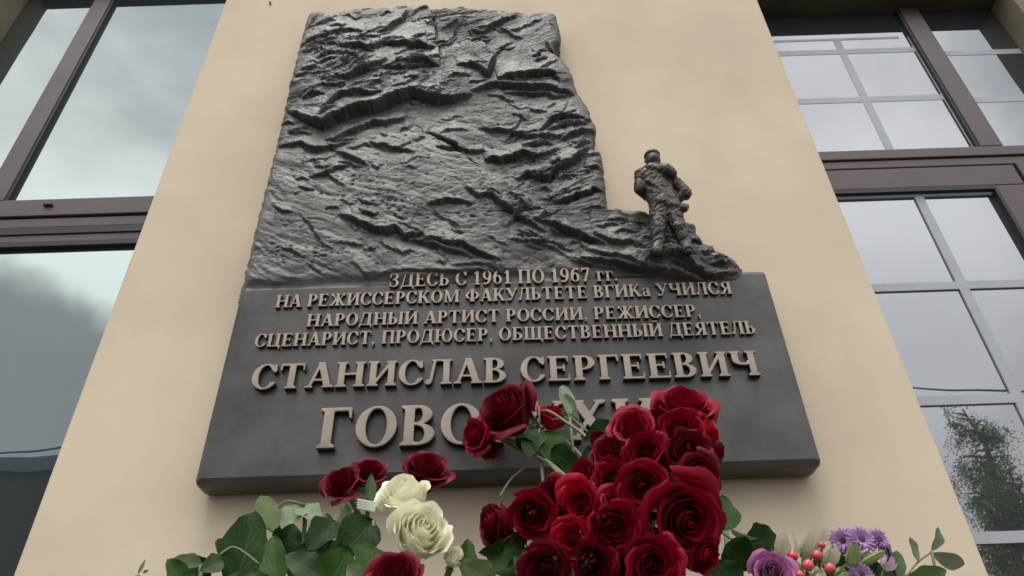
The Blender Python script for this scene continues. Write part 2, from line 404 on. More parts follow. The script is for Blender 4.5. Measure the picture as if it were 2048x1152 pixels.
# heightfield: each ledge is a polyline in the photo, its lip amp millimetres proud; the proud side lies left of travel
LEDGE = [
 ([(568,205),(600,222),(640,238),(668,222),(700,212),(720,205),(750,200),(790,180),(820,172),(850,178),(880,182),(945,172)],26,70),
 ([(940,172),(995,158),(1040,165),(1097,167),(1150,180)],13,35),
 ([(995,151),(1029,147),(1059,143),(1108,142),(1122,160)],13,40),
 ([(1004,178),(1040,176),(1099,181),(1108,187),(1135,184)],8,15),
 ([(973,181),(1000,185),(1031,199)],4,20),
 ([(880,128),(877,100),(870,60),(860,14)],6,45),
 ([(912,122),(939,120),(955,126),(976,143),(988,112),(972,85),(955,66)],13,30),
 ([(942,58),(965,62),(985,47),(1005,36),(1035,24)],9,18),
 ([(894,54),(914,45),(928,30)],6,14),
 ([(752,65),(777,54),(790,43),(804,36),(815,14)],9,30),
 ([(598,92),(625,82),(650,72),(680,60),(700,58),(728,63)],7,25),
 ([(621,95),(646,86),(660,80),(675,76)],6,14),
 ([(673,86),(689,95),(732,99),(755,92),(772,88)],9,24),
 ([(759,86),(774,84),(790,86),(808,84),(820,90),(845,91),(869,97)],11,35),
 ([(682,106),(695,111),(718,121)],8,14),
 ([(640,127),(660,123),(680,121)],6,14),
 ([(601,139),(618,137),(634,131)],6,14),([(587,151),(600,150),(616,145)],6,12),
 ([(670,150),(693,156),(718,142),(752,129),(773,117)],12,26),
 ([(735,143),(750,142),(760,138)],5,9),
 ([(759,135),(786,136),(815,136),(852,128)],9,18),
 ([(790,127),(823,124),(850,121),(878,129)],11,22),
 ([(644,160),(660,160),(678,159)],5,8),([(642,169),(660,172),(690,172)],6,9),
 ([(603,197),(612,193),(625,187),(652,187)],8,16),
 ([(640,216),(662,203),(680,190),(692,186),(722,185),(765,187)],12,18),
 ([(853,256),(905,283),(950,317),(1000,353),(1050,388)],7,14),([(640,238),(655,224),(668,214)],8,12),
 ([(553,287),(575,284),(597,280),(615,289),(631,294),(665,287),(699,276)],8,25),
 ([(645,274),(670,273),(690,262),(743,236),(772,236),(815,223)],9,28),
 ([(578,262),(600,256),(619,246)],5,14),([(560,245),(575,240),(590,246)],4,10),
 ([(736,281),(755,288),(772,290),(800,298),(832,310)],7,24),
 ([(673,298),(699,311),(715,320),(735,330)],8,20),
 ([(619,350),(645,344),(663,338),(668,332),(702,328)],7,15),
 ([(590,357),(605,353),(620,360)],4,9),([(594,373),(610,375),(630,378)],4,8),
 ([(1125,438),(1083,413),(1025,374),(986,345),(937,316),(903,292),(874,267),(845,250)],24,140),
 ([(872,298),(895,303),(920,310)],6,12),
 ([(853,256),(880,268),(905,282),(925,290)],10,18),
 ([(918,292),(945,292),(970,288)],7,15),
 ([(965,303),(984,300),(1000,302),(1029,298),(1051,293),(1076,307)],16,30),
 ([(1045,284),(1075,280),(1090,276),(1108,284)],7,15),
 ([(1080,306),(1100,300),(1120,290)],7,13),
 ([(1030,345),(1044,338),(1057,334),(1079,343),(1098,346),(1106,332),(1118,326),(1125,318),(1132,315),(1146,312),(1155,300),(1162,296),(1184,282)],14,26),
 ([(955,246),(990,250),(1034,259),(1070,266),(1090,268),(1132,266)],7,22),
 ([(1122,270),(1140,262),(1160,257),(1190,252)],10,18),
 ([(1077,258),(1095,240),(1108,230),(1138,227),(1172,230)],10,18),
 ([(1092,257),(1110,247),(1135,244),(1178,242)],8,12),
 ([(1022,219),(1038,226),(1054,237)],5,14),([(1055,213),(1070,218),(1095,222)],4,10),
 ([(1150,290),(1165,283),(1186,270)],9,10),
 ([(1108,398),(1125,392),(1140,390),(1154,382),(1165,380),(1182,378),(1186,370),(1209,376)],12,22),
 ([(1168,328),(1185,331),(1203,328)],6,16),([(1080,372),(1092,371),(1103,376)],4,12),
 ([(1130,352),(1145,346),(1160,350)],4,9),([(1150,342),(1170,338),(1190,341)],3,9),
 ([(855,412),(875,409),(896,407),(923,408),(946,414)],8,16),
 ([(930,380),(945,386),(957,396),(984,394),(998,409),(1021,423),(1034,436),(1062,446),(1092,464)],10,26),
 ([(1068,442),(1095,448),(1118,451),(1159,471),(1198,480)],8,18),
 ([(838,478),(868,479),(896,487),(929,490),(965,507),(1000,521)],9,20),
 ([(652,419),(665,418),(680,420)],4,8),
 ([(677,425),(695,432),(713,440),(735,450),(752,460),(788,454),(808,470),(846,466)],12,26),
 ([(720,431),(740,434),(760,434)],5,9),
 ([(808,473),(835,480),(858,486),(900,500),(925,506),(945,514)],8,14),
 ([(757,549),(791,541),(847,541),(900,545),(960,541),(1010,543)],4,14),
 ([(597,428),(619,443),(631,468),(647,490),(664,497)],4,22),
 ([(545,408),(555,416),(566,421),(585,422)],5,10),
 ([(900,535),(950,528),(1000,533)],3,10),([(1010,480),(1060,484),(1100,482),(1130,495)],5,16),
 ([(1060,482),(1083,486),(1115,500)],4,9),
 ([(1100,446),(1144,463),(1188,478),(1215,490)],7,16),
 ([(1185,464),(1205,476),(1224,483),(1265,484),(1280,492),(1295,507)],8,20),
 ([(1159,511),(1195,514),(1233,520),(1260,532),(1292,543),(1336,542),(1370,548),(1415,559)],13,22),
 ([(1170,500),(1200,508),(1245,520),(1300,540)],6,9),
 ([(1290,524),(1320,524),(1351,519),(1375,530),(1395,539),(1413,548),(1440,545),(1478,538)],15,22),
 ([(1405,505),(1365,506),(1322,511),(1280,512)],13,16),
 ([(1377,480),(1392,480),(1406,485)],9,14),([(1392,507),(1412,506),(1432,498)],10,14),
 ([(1240,445),(1262,440),(1290,447)],6,12),([(1215,440),(1235,436),(1252,440)],5,10),
 ([(1228,470),(1245,462),(1280,464)],4,12),([(1418,530),(1440,524),(1462,528)],7,9),
 ([(1340,528),(1365,532),(1390,545)],8,9),([(1092,78),(1100,92),(1112,100)],7,12),
 ([(1063,113),(1072,110),(1083,103)],6,12),([(1068,122),(1080,118),(1096,112)],6,10),
 ([(1205,500),(1170,486),(1150,484)],6,9),
]
def smooth_edge(pts, n):
    a = np.array(pts, float); d = np.r_[0, np.cumsum(np.hypot(*np.diff(a, axis=0).T))]
    t = np.linspace(0, d[-1], n); return np.interp(t, d, a[:, 0]), np.interp(t, d, a[:, 1])
ctr = un(1000, 300, YP)
def uv(px, py, Y=YP):
    p = un(px, py, Y); return np.array((p.x, p.z))
# silhouette
topx = [(612,24),(625,23),(645,22),(655,28),(700,20),(760,14),(812,10),(818,14),(850,8),(862,18),(925,14),(940,19),(1000,20),(1030,24),(1060,28),(1085,24),(1112,25)]
rgt = [(1112,25),(1119,55),(1118,75),(1106,86),(1109,106),(1124,117),(1136,134),(1146,152),(1153,180),(1164,195),(1180,220),(1178,232),(1190,245),(1193,258),(1184,272),(1188,284),(1184,294),(1202,306),(1206,330),(1203,345),(1211,368),(1211,392),(1217,418),(1232,424),(1250,426),(1275,421),(1292,428),(1330,436),(1385,450),(1392,456),(1394,470),(1406,484),(1404,492),(1430,497),(1440,508),(1458,516),(1478,530),(1486,538),(1488,590)]
Tw = np.array([uv(*p) for p in topx]); Rw = np.array([uv(*p) for p in rgt])
zlow = uv(1000, 585)[1]
NV, NU = 560, 600
vv = np.linspace(0, 1, NV)[:, None]; uu = np.linspace(0, 1, NU)[None, :]
ztop_ref = uv(860, 18)[1]
zrow = ztop_ref + (zlow - ztop_ref) * vv                # reference height of each row
order = np.argsort(Rw[:, 1] + np.linspace(1e-7, 0, len(Rw)))
zs = np.minimum.accumulate(Rw[:, 1]) - np.arange(len(Rw)) * 1e-5
Rx = np.interp(-zrow[:, 0], -zs, Rw[:, 0])[:, None]
Rx = Rx + .003 * (fbm(np.stack([zrow[:, 0] * 130, zrow[:, 0] * 0], -1), 3, 5) - .5)[:, None]
Lx = xl + .0035 * (fbm(np.stack([zrow[:, 0] * 110, zrow[:, 0] * 0 + 9], -1), 3, 8) - .5)[:, None] + 0 * vv
X = Lx + (Rx - Lx) * uu
dT = np.interp(X, Tw[:, 0], Tw[:, 1]) - ztop_ref        # uneven top edge fades in downwards
Z = zrow + dT * np.clip(1 - vv * 3.5, 0, 1)**1.5
def bump2(px, py, rx, rz, a):
    c = uv(px, py); return a * np.exp(-((X - c[0]) / rx)**2 - ((Z - c[1]) / rz)**2)
Z = Z + bump2(1284, 422, .012, .014, .0105) + bump2(1257, 430, .010, .014, -.0090) + bump2(1234, 424, .007, .012, .0060) + bump2(1392, 462, .010, .012, .0050) + bump2(1428, 497, .009, .010, .0060)
H = np.zeros_like(X)
wx = .008 * (fbm(np.stack([X * 45, Z * 45], -1), 4, 21) - .5); wz = .010 * (fbm(np.stack([X * 75, Z * 75], -1), 4, 33, .65) - .5)
Xw = X + wx; Zw = Z + wz
def ledge(H, pts, amp, wu, sharp=.0009):
    a = amp * .00115; wu = wu * .001 * .95
    P = np.array([uv(px, py, YP - .004 - a * .6) for px, py in pts])
    lo = P.min(0) - wu * 2.2 - .012; hi = P.max(0) + wu * 2.2 + .012
    msk = (Xw > lo[0]) & (Xw < hi[0]) & (Zw > lo[1]) & (Zw < hi[1])
    x = Xw[msk]; z = Zw[msk]
    if not len(x): return
    pb = np.zeros_like(x); best = np.full(x.shape, 1e9); sg = np.zeros_like(x); tau = np.zeros_like(x)
    seg = np.hypot(*np.diff(P, axis=0).T); cum = np.r_[0, np.cumsum(seg)]
    for i in range(len(P) - 1):
        d = P[i + 1] - P[i]; t = np.clip(((x - P[i, 0]) * d[0] + (z - P[i, 1]) * d[1]) / (seg[i]**2), 0, 1)
        ex = x - P[i, 0] - t * d[0]; ez = z - P[i, 1] - t * d[1]; dd = np.hypot(ex, ez)
        s = d[0] * ez - d[1] * ex
        pp = np.abs(s) / seg[i]; b = (dd < best - 1e-6) | ((dd < best + 1e-6) & (pp > pb)); pb[b] = pp[b]; best[b] = dd[b]; sg[b] = np.sign(s[b]); tau[b] = ((cum[i] + t * seg[i]) / cum[-1])[b]
    tp = np.clip(np.sin(np.pi * tau), 0, 1)**.5
    s = best * sg
    up = np.where(s > 0, np.exp(-s / wu) , 0)
    dn = np.where(s <= 0, np.exp(s / (wu * .8)), 0)
    k = 1 / (1 + np.exp(-s / sharp * 2.2))
    H[msk] += a * tp * (k * (.72 * np.exp(-np.abs(s) / wu)) - (1 - k) * (.34 * np.exp(-np.abs(s) / (wu * .7)) + .36 * np.exp(-(s / .0032)**2)))
for e_ in LEDGE: ledge(H, e_[0], e_[1] * (1.30 if e_[1] < 15 else 1.05), e_[2])
rl = random.Random(31)
for _ in range(230):                                    # lesser cracks and lips between the traced ones
    q = rl.random()
    if q < .36: x0_, y0_, an_ = rl.uniform(590, 870), rl.uniform(30, 200), rl.gauss(-.30, .22)
    elif q < .46: x0_, y0_, an_ = rl.uniform(880, 1100), rl.uniform(40, 165), rl.gauss(-.25, .4)
    elif q < .70: x0_, y0_, an_ = rl.uniform(1000, 1200), rl.uniform(200, 450), rl.gauss(-.22, .25)
    elif q < .86: x0_, y0_, an_ = rl.uniform(560, 1060), rl.uniform(320, 530), rl.gauss(.38, .25)
    elif q < .93: x0_, y0_, an_ = rl.uniform(560, 900), rl.uniform(220, 340), rl.gauss(-.1, .3)
    else: x0_, y0_, an_ = rl.uniform(1080, 1420), rl.uniform(450, 535), rl.gauss(.36, .2)
    ln_ = rl.uniform(16, 62); P_ = []
    for i in range(4):
        t_ = i / 3; P_.append((x0_ + ln_ * t_ * math.cos(an_) + rl.gauss(0, 1.5), y0_ + ln_ * t_ * math.sin(an_) + rl.gauss(0, 3.2)))
    ledge(H, P_, rl.uniform(2.6, 6.5), rl.uniform(6, 15))
# overall masses: swelling top block, hollow under it, ridge rising to the lower left
def gau(px, py, rx, ry, a):
    c = uv(px, py); return a * np.exp(-((X - c[0]) / rx)**2 - ((Z - c[1]) / ry)**2)
H += gau(700, 120, .14, .10, .010) + gau(1010, 300, .10, .08, -.008) + gau(880, 200, .16, .05, -.006) + gau(760, 380, .2, .12, .006) + gau(1340, 520, .06, .03, .014) + gau(1250, 500, .08, .05, .006)
# natural strata: slanted saw-tooth layers whose strength wanders
pn = np.stack([X, Z], -1)
mrock = np.clip((fbm(pn * 9 + 3, 3, 41) - .40) * 5, 0, 1)
top_zone = 1 / (1 + np.exp(-(Z - uv(900, 215)[1]) / .02))
right_zone = 1 / (1 + np.exp(-(X - uv(1060, 300)[0]) / .03)) * (1 / (1 + np.exp(-(Z - uv(1000, 470)[1]) / .02)))
zone = np.clip(top_zone * .8 + right_zone * .9 + .22, 0, 1)
def strata(freq, slope, amp, seed, warp):
    w = (Z - slope * X) * freq + warp * fbm(pn * np.array([9, 16]), 4, seed)
    f = w - np.floor(w)                                 # 0 at the bottom of a layer
    saw = np.where(f < .12, f / .12, 1 - (f - .12) / .88)
    cell = vnoise(np.stack([np.floor(w) * 3.7, X * 14 + np.floor(w) * 1.3], -1), seed + 5)
    return amp * saw * np.clip((cell - .35) * 2.2, 0, 1)
def facets(fx, fz, slope, amp, tilt, seed):               # broken planes: every cell its own small tilted face
    a_ = X * fx + .9 * (fbm(pn * 12, 3, seed + 1) - .5); b_ = (Z - slope * X) * fz + 1.1 * (fbm(pn * 16, 3, seed + 2) - .5)
    ia, ib = np.floor(a_), np.floor(b_); best = np.full(X.shape, 1e9); val = np.zeros_like(X)
    def hh_(i, j_, s_):
        n_ = np.sin(i * 127.1 + j_ * 311.7 + s_ * 74.7) * 43758.5453; return n_ - np.floor(n_)
    for di in (-1, 0, 1):
        for dj in (-1, 0, 1):
            ci, cj = ia + di, ib + dj
            cx_ = ci + hh_(ci, cj, seed); cy_ = cj + hh_(ci, cj, seed + .5); d = (a_ - cx_)**2 + (b_ - cy_)**2; m_ = d < best
            best = np.where(m_, d, best)
            v_ = (hh_(ci, cj, seed + 1) - .5) * amp + tilt * ((b_ - cy_) * (-.35 - hh_(ci, cj, seed + 2)) * 1.0 + (a_ - cx_) * (hh_(ci, cj, seed + 3) - .5) * .9)
            val = np.where(m_, v_, val)
    return val
rz = np.clip((X - uv(1230, 480)[0]) / .03, 0, 1)
zz_ = np.clip(zone * (.35 + .65 * mrock) + rz, 0, 1)
H += zz_ * (facets(20, 46, .28, .0046, -.0054, 3) + facets(48, 120, .22, .0014, -.0018, 13) + .5 * mrock * (strata(26, .25, .0085, 51, 1.6) + strata(60, .14, .0050, 61, 1.8)))
lowz = 1 - np.clip(zone, 0, 1)
def streak(fa_, fb_, ang, amp, seed):                      # long drawn-out strokes running down to the right
    ca_, sa_ = math.cos(ang), math.sin(ang); q = np.stack([(X * ca_ - Z * sa_) * fa_, (X * sa_ + Z * ca_) * fb_], -1)
    q = q + .6 * (fbm(pn * 10, 2, seed + 9)[..., None] - .5) * np.array([1, 4]); r = fbm(q, 3, seed, .55) - .5
    return amp * (r - .5 * np.abs(r))
H += lowz * (streak(7, 46, .50, .0075, 43) + streak(16, 120, .42, .0030, 47))
H += .0036 * (fbm(pn * np.array([12, 18]), 3, 91) - .5) + (.0012 - .0003 * lowz) * (fbm(pn * 150, 4, 95, .6) - .5)
fa = np.abs(fbm(pn * 45, 4, 99) - .5); H += -.0016 * np.exp(-fa / .014) * np.clip(fbm(pn * 14, 2, 7) * 3 - 1.2, 0, 1)
# pits left by the modelling tool
rp = random.Random(4)
spots = []
for _ in range(380):
    q = rp.random()
    if q < .62: px, py = rp.uniform(500, 1120), rp.uniform(320, 538)
    elif q < .8: px, py = rp.uniform(600, 1120), rp.uniform(20, 180)
    else: px, py = rp.uniform(560, 1180), rp.uniform(190, 330)
    spots.append((px, py, rp.uniform(.0009, .0022), rp.uniform(.0012, .0036)))
for cx_, cy_, n_ in ((778,412,18),(800,425,14),(640,520,26),(560,505,20),(715,372,12),(970,420,16),(1050,420,24),(1080,400,16)):
    for _ in range(n_): spots.append((cx_ + rp.gauss(0, 26), cy_ + rp.gauss(0, 12), rp.uniform(.0011, .0024), rp.uniform(.0015, .0036)))
gx0, gz0 = xl, zlow
for px, py, r, a in spots:
    c = uv(px, py)
    j = int((ztop_ref - c[1]) / (ztop_ref - zlow) * NV); j0, j1 = max(j - 14, 0), min(j + 14, NV)
    if j1 <= j0: continue
    sx_ = rp.uniform(.9, 2.6); sl = rp.uniform(-.5, .5)
    dx = X[j0:j1] - c[0]; dz = Z[j0:j1] - c[1] - sl * dx
    H[j0:j1] -= a * np.exp(-(dx / (r * sx_))**2 - (dz / r)**2)
# rounded, chipped borders and a foot that dips under the plate
eL = (X - Lx); eR = (Rx - X); eT = (Z[0:1] - Z)
chip = .5 + fbm(pn * 60, 3, 123)
for e_ in (eL, eR, eT): H -= .010 * np.exp(-(np.clip(e_, 0, 1) / (.0045 * chip)))
H = np.clip(H, -.022, .055)
fade = np.clip((Z - zt + .002 + .012 * (fbm(pn * 28, 3, 131) - .5)) / .018, 0, 1); fade = fade * fade * (3 - 2 * fade)
rock = np.clip((X - uv(1140, 520)[0]) / .03, 0, 1)
b0_, b1_ = uv(1150, 528), uv(1400, 566)
zbd = b0_[1] + (b1_[1] - b0_[1]) * np.clip((X - b0_[0]) / (b1_[0] - b0_[0]), 0, 1) + .006 * (fbm(pn * 60, 3, 137) - .5)
fade2 = np.clip((Z - zbd) / .005, 0, 1)
fd = fade * (1 - rock) + fade2 * rock
H = (H + .004) * fd - .003 * (1 - fd)
V = np.stack([X, YP - H, Z], -1).reshape(-1, 3)
ii = np.arange(NV * NU).reshape(NV, NU)
Q = np.stack([ii[:-1, :-1], ii[1:, :-1], ii[1:, 1:], ii[:-1, 1:]], -1).reshape(-1, 4)
loop = np.r_[ii[0, :], ii[1:, -1], ii[-1, -2::-1], ii[-2:0:-1, 0]]
layers = [loop]; prev = loop; base = len(V)
for fr_ in (.35, .7, 1.0):                               # skirts back to the wall, uneven like broken rock
    P = V[loop].copy(); P[:, 1] = V[loop][:, 1] * (1 - fr_) + .001 * fr_
    if fr_ < 1:
        jn = (fbm(np.stack([P[:, 0] * 60 + P[:, 2] * 47, P[:, 2] * 70 + fr_ * 9], -1), 3, 77) - .5) * .010
        nx = np.sign(P[:, 0] - ctr.x); P[:, 0] += np.where(P[:, 0] > Lx.min() + .02, jn, jn * .6) * 1.0
    else: pass
    idx = np.arange(base, base + len(loop)); base += len(loop)
    V = np.vstack([V, P]); Q = np.vstack([Q, np.stack([prev, np.roll(prev, -1), np.roll(idx, -1), idx], -1)[:, ::-1]])
    prev = idx
V = V - np.array(PL.location)
rel = link('relief', npmesh('relief', V, Q, M_relief), PL)

# ------------------------------------------------------------------ serif lettering, drawn as distance fields
GX0, GX1, GY0, GY1, GR = -.12, 1.55, -.32, 1.34, .0145
gx = np.arange(GX0, GX1, GR); gy = np.arange(GY0, GY1, GR)
PX, PY = np.meshgrid(gx, gy)
def poly(pts):
    P = np.array(pts, float); d = np.full(PX.shape, 1e9); s = np.ones(PX.shape)
    n = len(P)
    for i in range(n):
        a = P[i]; b = P[(i + 1) % n]; ex, ey = b - a
        wx_, wy_ = PX - a[0], PY - a[1]
        t = np.clip((wx_ * ex + wy_ * ey) / (ex * ex + ey * ey), 0, 1)
        d = np.minimum(d, (wx_ - ex * t)**2 + (wy_ - ey * t)**2)
        c1 = PY >= a[1]; c2 = PY < b[1]; c3 = ex * wy_ > ey * wx_
        s = np.where((c1 & c2 & c3) | (~c1 & ~c2 & ~c3), -s, s)
    return s * np.sqrt(d)
def ell(cx, cy, a, b):
    k0 = np.hypot((PX - cx) / a, (PY - cy) / b); k1 = np.hypot((PX - cx) / a**2, (PY - cy) / b**2)
    return k0 * (k0 - 1) / np.maximum(k1, 1e-6)
U_ = lambda *a: np.minimum.reduce(a)
I_ = lambda *a: np.maximum.reduce(a)
def rect(x0, y0, x1, y1): return poly([(x0, y0), (x1, y0), (x1, y1), (x0, y1)])
Wd, Tn, SE, ST = .205, .095, .075, .065
def ser(x, y, up, w=Wd, l=SE, r=SE):                    # slab serif with bracket; up=1 foot, -1 head
    h = w / 2
    return poly([(x - h - l, y), (x + h + r, y), (x + h + r, y + up * ST), (x + h, y + up * (ST + .05)), (x - h, y + up * (ST + .05)), (x - h - l, y + up * ST)])
def stem(x, y0=0, y1=1, w=Wd, b=1, t=1):
    r = [rect(x - w / 2, y0, x + w / 2, y1)]
    if b: r.append(ser(x, y0, 1, w))
    if t: r.append(ser(x, y1, -1, w))
    return U_(*r)
def diag(x0, y0, x1, y1, w): return poly([(x0 - w / 2, y0), (x0 + w / 2, y0), (x1 + w / 2, y1), (x1 - w / 2, y1)])
def bar(x0, x1, y, t=Tn): return rect(x0, y - t / 2, x1, y + t / 2)
def armend(x, y, dy, w=.075): return poly([(x - w, y), (x, y), (x, y + dy), (x - w * .45, y + dy)])
def bowl(x, cy, a, b, side=1, wt=Wd, th=.075):
    o_ = ell(x, cy, a, b); i_ = ell(x, cy, a - wt, b - th)
    half = (x - PX) if side > 0 else (PX - x)
    return I_(o_, -i_, half)
def ring(cx, a=.42, b=.515, wt=.205, th=.07): return I_(ell(cx, .5, a, b), -ell(cx, .5, a - wt, b - th))
def g_c(cx=.42):
    r = ring(cx, .42)
    r = I_(r, -poly([(cx + .10, .30), (cx + .6, .20), (cx + .6, .80), (cx + .10, .70)]))
    return U_(r, poly([(cx + .24, .66), (cx + .33, .66), (cx + .33, .99), (cx + .27, .99), (cx + .2, .86)]), poly([(cx + .19, .14), (cx + .335, .27), (cx + .30, .31), (cx + .2, .20)]))
G = {}
def g(ch, sdf, adv): G[ch] = (sdf, adv)
sL = .19
g('А', U_(diag(.13, 0, .42, .98, .10), diag(.72, 0, .44, 1.02, .225), bar(.2, .64, .31, .08), ser(.12, 0, 1, .08, .09, .08), ser(.72, 0, 1, .2, .08, .08)), .88)
g('Б', U_(stem(sL), bar(sL, .66, 1 - Tn / 2), armend(.68, 1, -.26), bowl(sL + .14, .29, .38, .29), bar(sL, .35, .045, .09), bar(sL, .35, .535, .09)), .76)
g('В', U_(stem(sL), bowl(.36, .755, .30, .245), bowl(.36, .275, .355, .275), bar(sL, .38, .955, .09), bar(sL, .38, .53, .08), bar(sL, .38, .045, .09)), .77)
g('Г', U_(stem(sL), bar(sL, .64, 1 - Tn / 2), armend(.66, 1, -.28, .09)), .70)
g('Д', U_(rect(.60, .04, .805, 1), ser(.70, 1, -1), bar(.26, .70, 1 - Tn / 2 + .01, .08), diag(.13, .04, .30, .96, .085), ser(.31, 1, -1, .08, .06, 0), rect(.03, 0, .90, .085), poly([(.03, .08), (.03, -.19), (.09, -.19), (.16, .08)]), poly([(.90, .08), (.90, -.19), (.84, -.19), (.77, .08)])), .94)
g('Е', U_(stem(sL), bar(sL, .65, 1 - Tn / 2), bar(sL, .52, .52, .08), bar(sL, .67, Tn / 2), armend(.66, 1, -.24), armend(.70, 0, .28), rect(.49, .38, .55, .66)), .76)
def leg(x0, y0, x1, y1, w): return diag(x0, y0, x1, y1, w)
g('Ж', U_(stem(.60), diag(.17, 0, .50, .54, .19), diag(1.03, 0, .70, .54, .19), diag(.50, .46, .20, .93, .10), diag(.70, .46, 1.0, .93, .10), ser(.15, 0, 1, .15, .07, .09), ser(1.05, 0, 1, .15, .09, .07), ell(.19, .90, .10, .095), ell(1.01, .90, .10, .095)), 1.20)
g('З', U_(I_(bowl(.28, .745, .33, .27, 1, .19, .075)), bowl(.28, .27, .37, .285, 1, .2, .075), bar(.22, .34, .525, .075), I_(bowl(.28, .745, .25, .27, -1, .07, .075), -poly([(-.2, 0), (.6, 0), (.6, .66), (-.2, .66)])), I_(bowl(.28, .27, .26, .285, -1, .07, .075), -poly([(-.2, .32), (.6, .32), (.6, 1.2), (-.2, 1.2)])), rect(.03, .62, .085, .95), rect(.02, .04, .08, .36)), .73)
def g_i(): return U_(stem(.19), stem(.76), diag(.24, .10, .71, .90, .12))
g('И', g_i(), .95)
g('Й', U_(g_i(), I_(ell(.475, 1.24, .19, .15), -ell(.475, 1.285, .13, .10), PY - 1.235)), .95)
g('К', U_(stem(sL), diag(.30, .42, .66, .95, .11), diag(.73, 0, .40, .60, .22), ser(.75, 0, 1, .19, .08, .07), ser(.68, 1, -1, .08, .09, .07), bar(.2, .42, .5, .09)), .89)
g('Л', U_(stem(.66), bar(.24, .66, 1 - .04, .08), diag(.17, .10, .29, .96, .095), ser(.29, 1, -1, .08, .06, 0), ell(.10, .10, .105, .105)), .85)
g('М', U_(stem(.17, w=.10), stem(.96), diag(.52, .02, .22, .98, .17), diag(.52, .02, .90, .98, .085), ser(.2, 1, -1, .15, .1, .02)), 1.14)
g('Н', U_(stem(.19), stem(.76), bar(.19, .76, .51, .09)), .95)
g('О', ring(.44, .42), .88)
g('П', U_(stem(.19), stem(.74), bar(.19, .74, 1 - Tn / 2)), .93)
g('Р', U_(stem(sL), bowl(.35, .71, .345, .29), bar(sL, .37, .955, .09), bar(sL, .37, .455, .08)), .74)
g('С', g_c(), .80)
g('Т', U_(stem(.41, t=0), bar(.04, .78, 1 - Tn / 2), poly([(.03, 1), (.10, 1), (.07, .72), (.03, .72)]), poly([(.79, 1), (.72, 1), (.75, .72), (.79, .72)])), .82)
g('У', U_(diag(.46, .34, .17, .96, .215), I_(diag(.36, .05, .72, .96, .10)), ser(.15, 1, -1, .19), ser(.73, 1, -1, .08, .08, .07), poly([(.14, .0), (.33, .0), (.44, .16), (.36, .2), (.29, .10), (.20, .09)]), ell(.17, .09, .10, .10)), .86)
g('Ф', U_(stem(.52), I_(ell(.52, .5, .49, .33), -ell(.52, .5, .30, .26))), 1.04)
g('Х', U_(diag(.72, 0, .19, 1, .235), diag(.13, 0, .69, 1, .105), ser(.19, 1, -1, .19, .07, .08), ser(.70, 1, -1, .08, .09, .07), ser(.12, 0, 1, .08, .07, .09), ser(.73, 0, 1, .19, .08, .06)), .88)
g('Ц', U_(stem(.19), stem(.74), bar(.19, .90, Tn / 2), poly([(.93, .09), (.93, -.19), (.87, -.19), (.80, .09)])), .97)
g('Ч', U_(stem(.69), rect(.085, .62, .29, 1), ser(.19, 1, -1), I_(ell(.43, .62, .345, .20), -ell(.43, .66, .14, .14), PY - .62, PX - .69)), .89)
g('Щ', U_(stem(.19), stem(.63), stem(1.07), bar(.19, 1.24, Tn / 2), poly([(1.27, .09), (1.27, -.19), (1.21, -.19), (1.14, .09)])), 1.31)
g('Ь', U_(stem(sL), bowl(.34, .29, .36, .29), bar(sL, .35, .045, .09), bar(sL, .35, .535, .09)), .74)
g('Ы', U_(stem(sL), bowl(.33, .29, .34, .29), bar(sL, .35, .045, .09), bar(sL, .35, .535, .09), stem(.91)), 1.10)
g('Ю', U_(stem(.19), bar(.19, .6, .51, .08), I_(ell(.86, .5, .37, .515), -ell(.86, .5, .185, .445))), 1.27)
g('Я', U_(stem(.65), bowl(.47, .72, .345, .28, -1), bar(.46, .65, .955, .09), bar(.44, .65, .485, .085), diag(.15, 0, .46, .50, .20), ser(.13, 0, 1, .15, .06, .08)), .84)
g('1', U_(stem(.30, t=0), poly([(.2, .82), (.2, 1), (.40, 1), (.40, .9)]), poly([(.07, .80), (.09, .74), (.25, .80), (.25, .97)]), ser(.30, 0, 1, .2, .1, .1)), .60)
_n9 = U_(I_(ell(.33, .67, .30, .335), -ell(.33, .69, .12, .255)), I_(ell(.22, .52, .41, .53), -ell(.15, .58, .29, .52), PY - .62, .14 - PX), ell(.16, .08, .09, .085))
g('9', _n9, .68)
g('6', None, .68)
g('7', U_(bar(.05, .62, .93, .14), poly([(.48, .9), (.63, .95), (.36, 0), (.15, 0)]), poly([(.05, 1), (.05, .70), (.10, .70), (.14, .9)])), .64)
xh = .70
g('а', U_(rect(.36, .04, .545, .52), rect(.40, 0, .62, .08), I_(bowl(.33, .46, .215, .245, 1, .18, .08)), I_(ell(.27, .50, .2, .2), -ell(.27, .5, .12, .13), .52 - PY, PX - .34), ell(.14, .53, .085, .08), I_(ell(.25, .20, .215, .215), -ell(.30, .21, .1, .12), PX - .40), bar(.28, .45, .38, .07)), .65)
g('г', U_(rect(.10, 0, .28, xh), poly([(.02, 0), (.37, 0), (.37, .065), (.28, .1), (.1, .1), (.02, .065)]), bar(.02, .52, xh - .04, .08), poly([(.45, xh), (.54, xh), (.54, .44), (.49, .44)])), .57)
g('.', ell(.13, .09, .095, .095), .27)
g(',', U_(ell(.13, .09, .095, .095), poly([(.22, .09), (.12, -.17), (.06, -.14), (.12, .02)])), .27)
def rot180(sdf, w): 
    x = w - PX; y = 1 - PY
    fx = (x - GX0) / GR; fy = (y - GY0) / GR; i = np.clip(fx.astype(int), 0, len(gx) - 2); j = np.clip(fy.astype(int), 0, len(gy) - 2)
    a = np.clip(fx - i, 0, 1); b = np.clip(fy - j, 0, 1)
    return (sdf[j, i] * (1 - a) + sdf[j, i + 1] * a) * (1 - b) + (sdf[j + 1, i] * (1 - a) + sdf[j + 1, i + 1] * a) * b
G['6'] = (rot180(_n9, .66), .68)

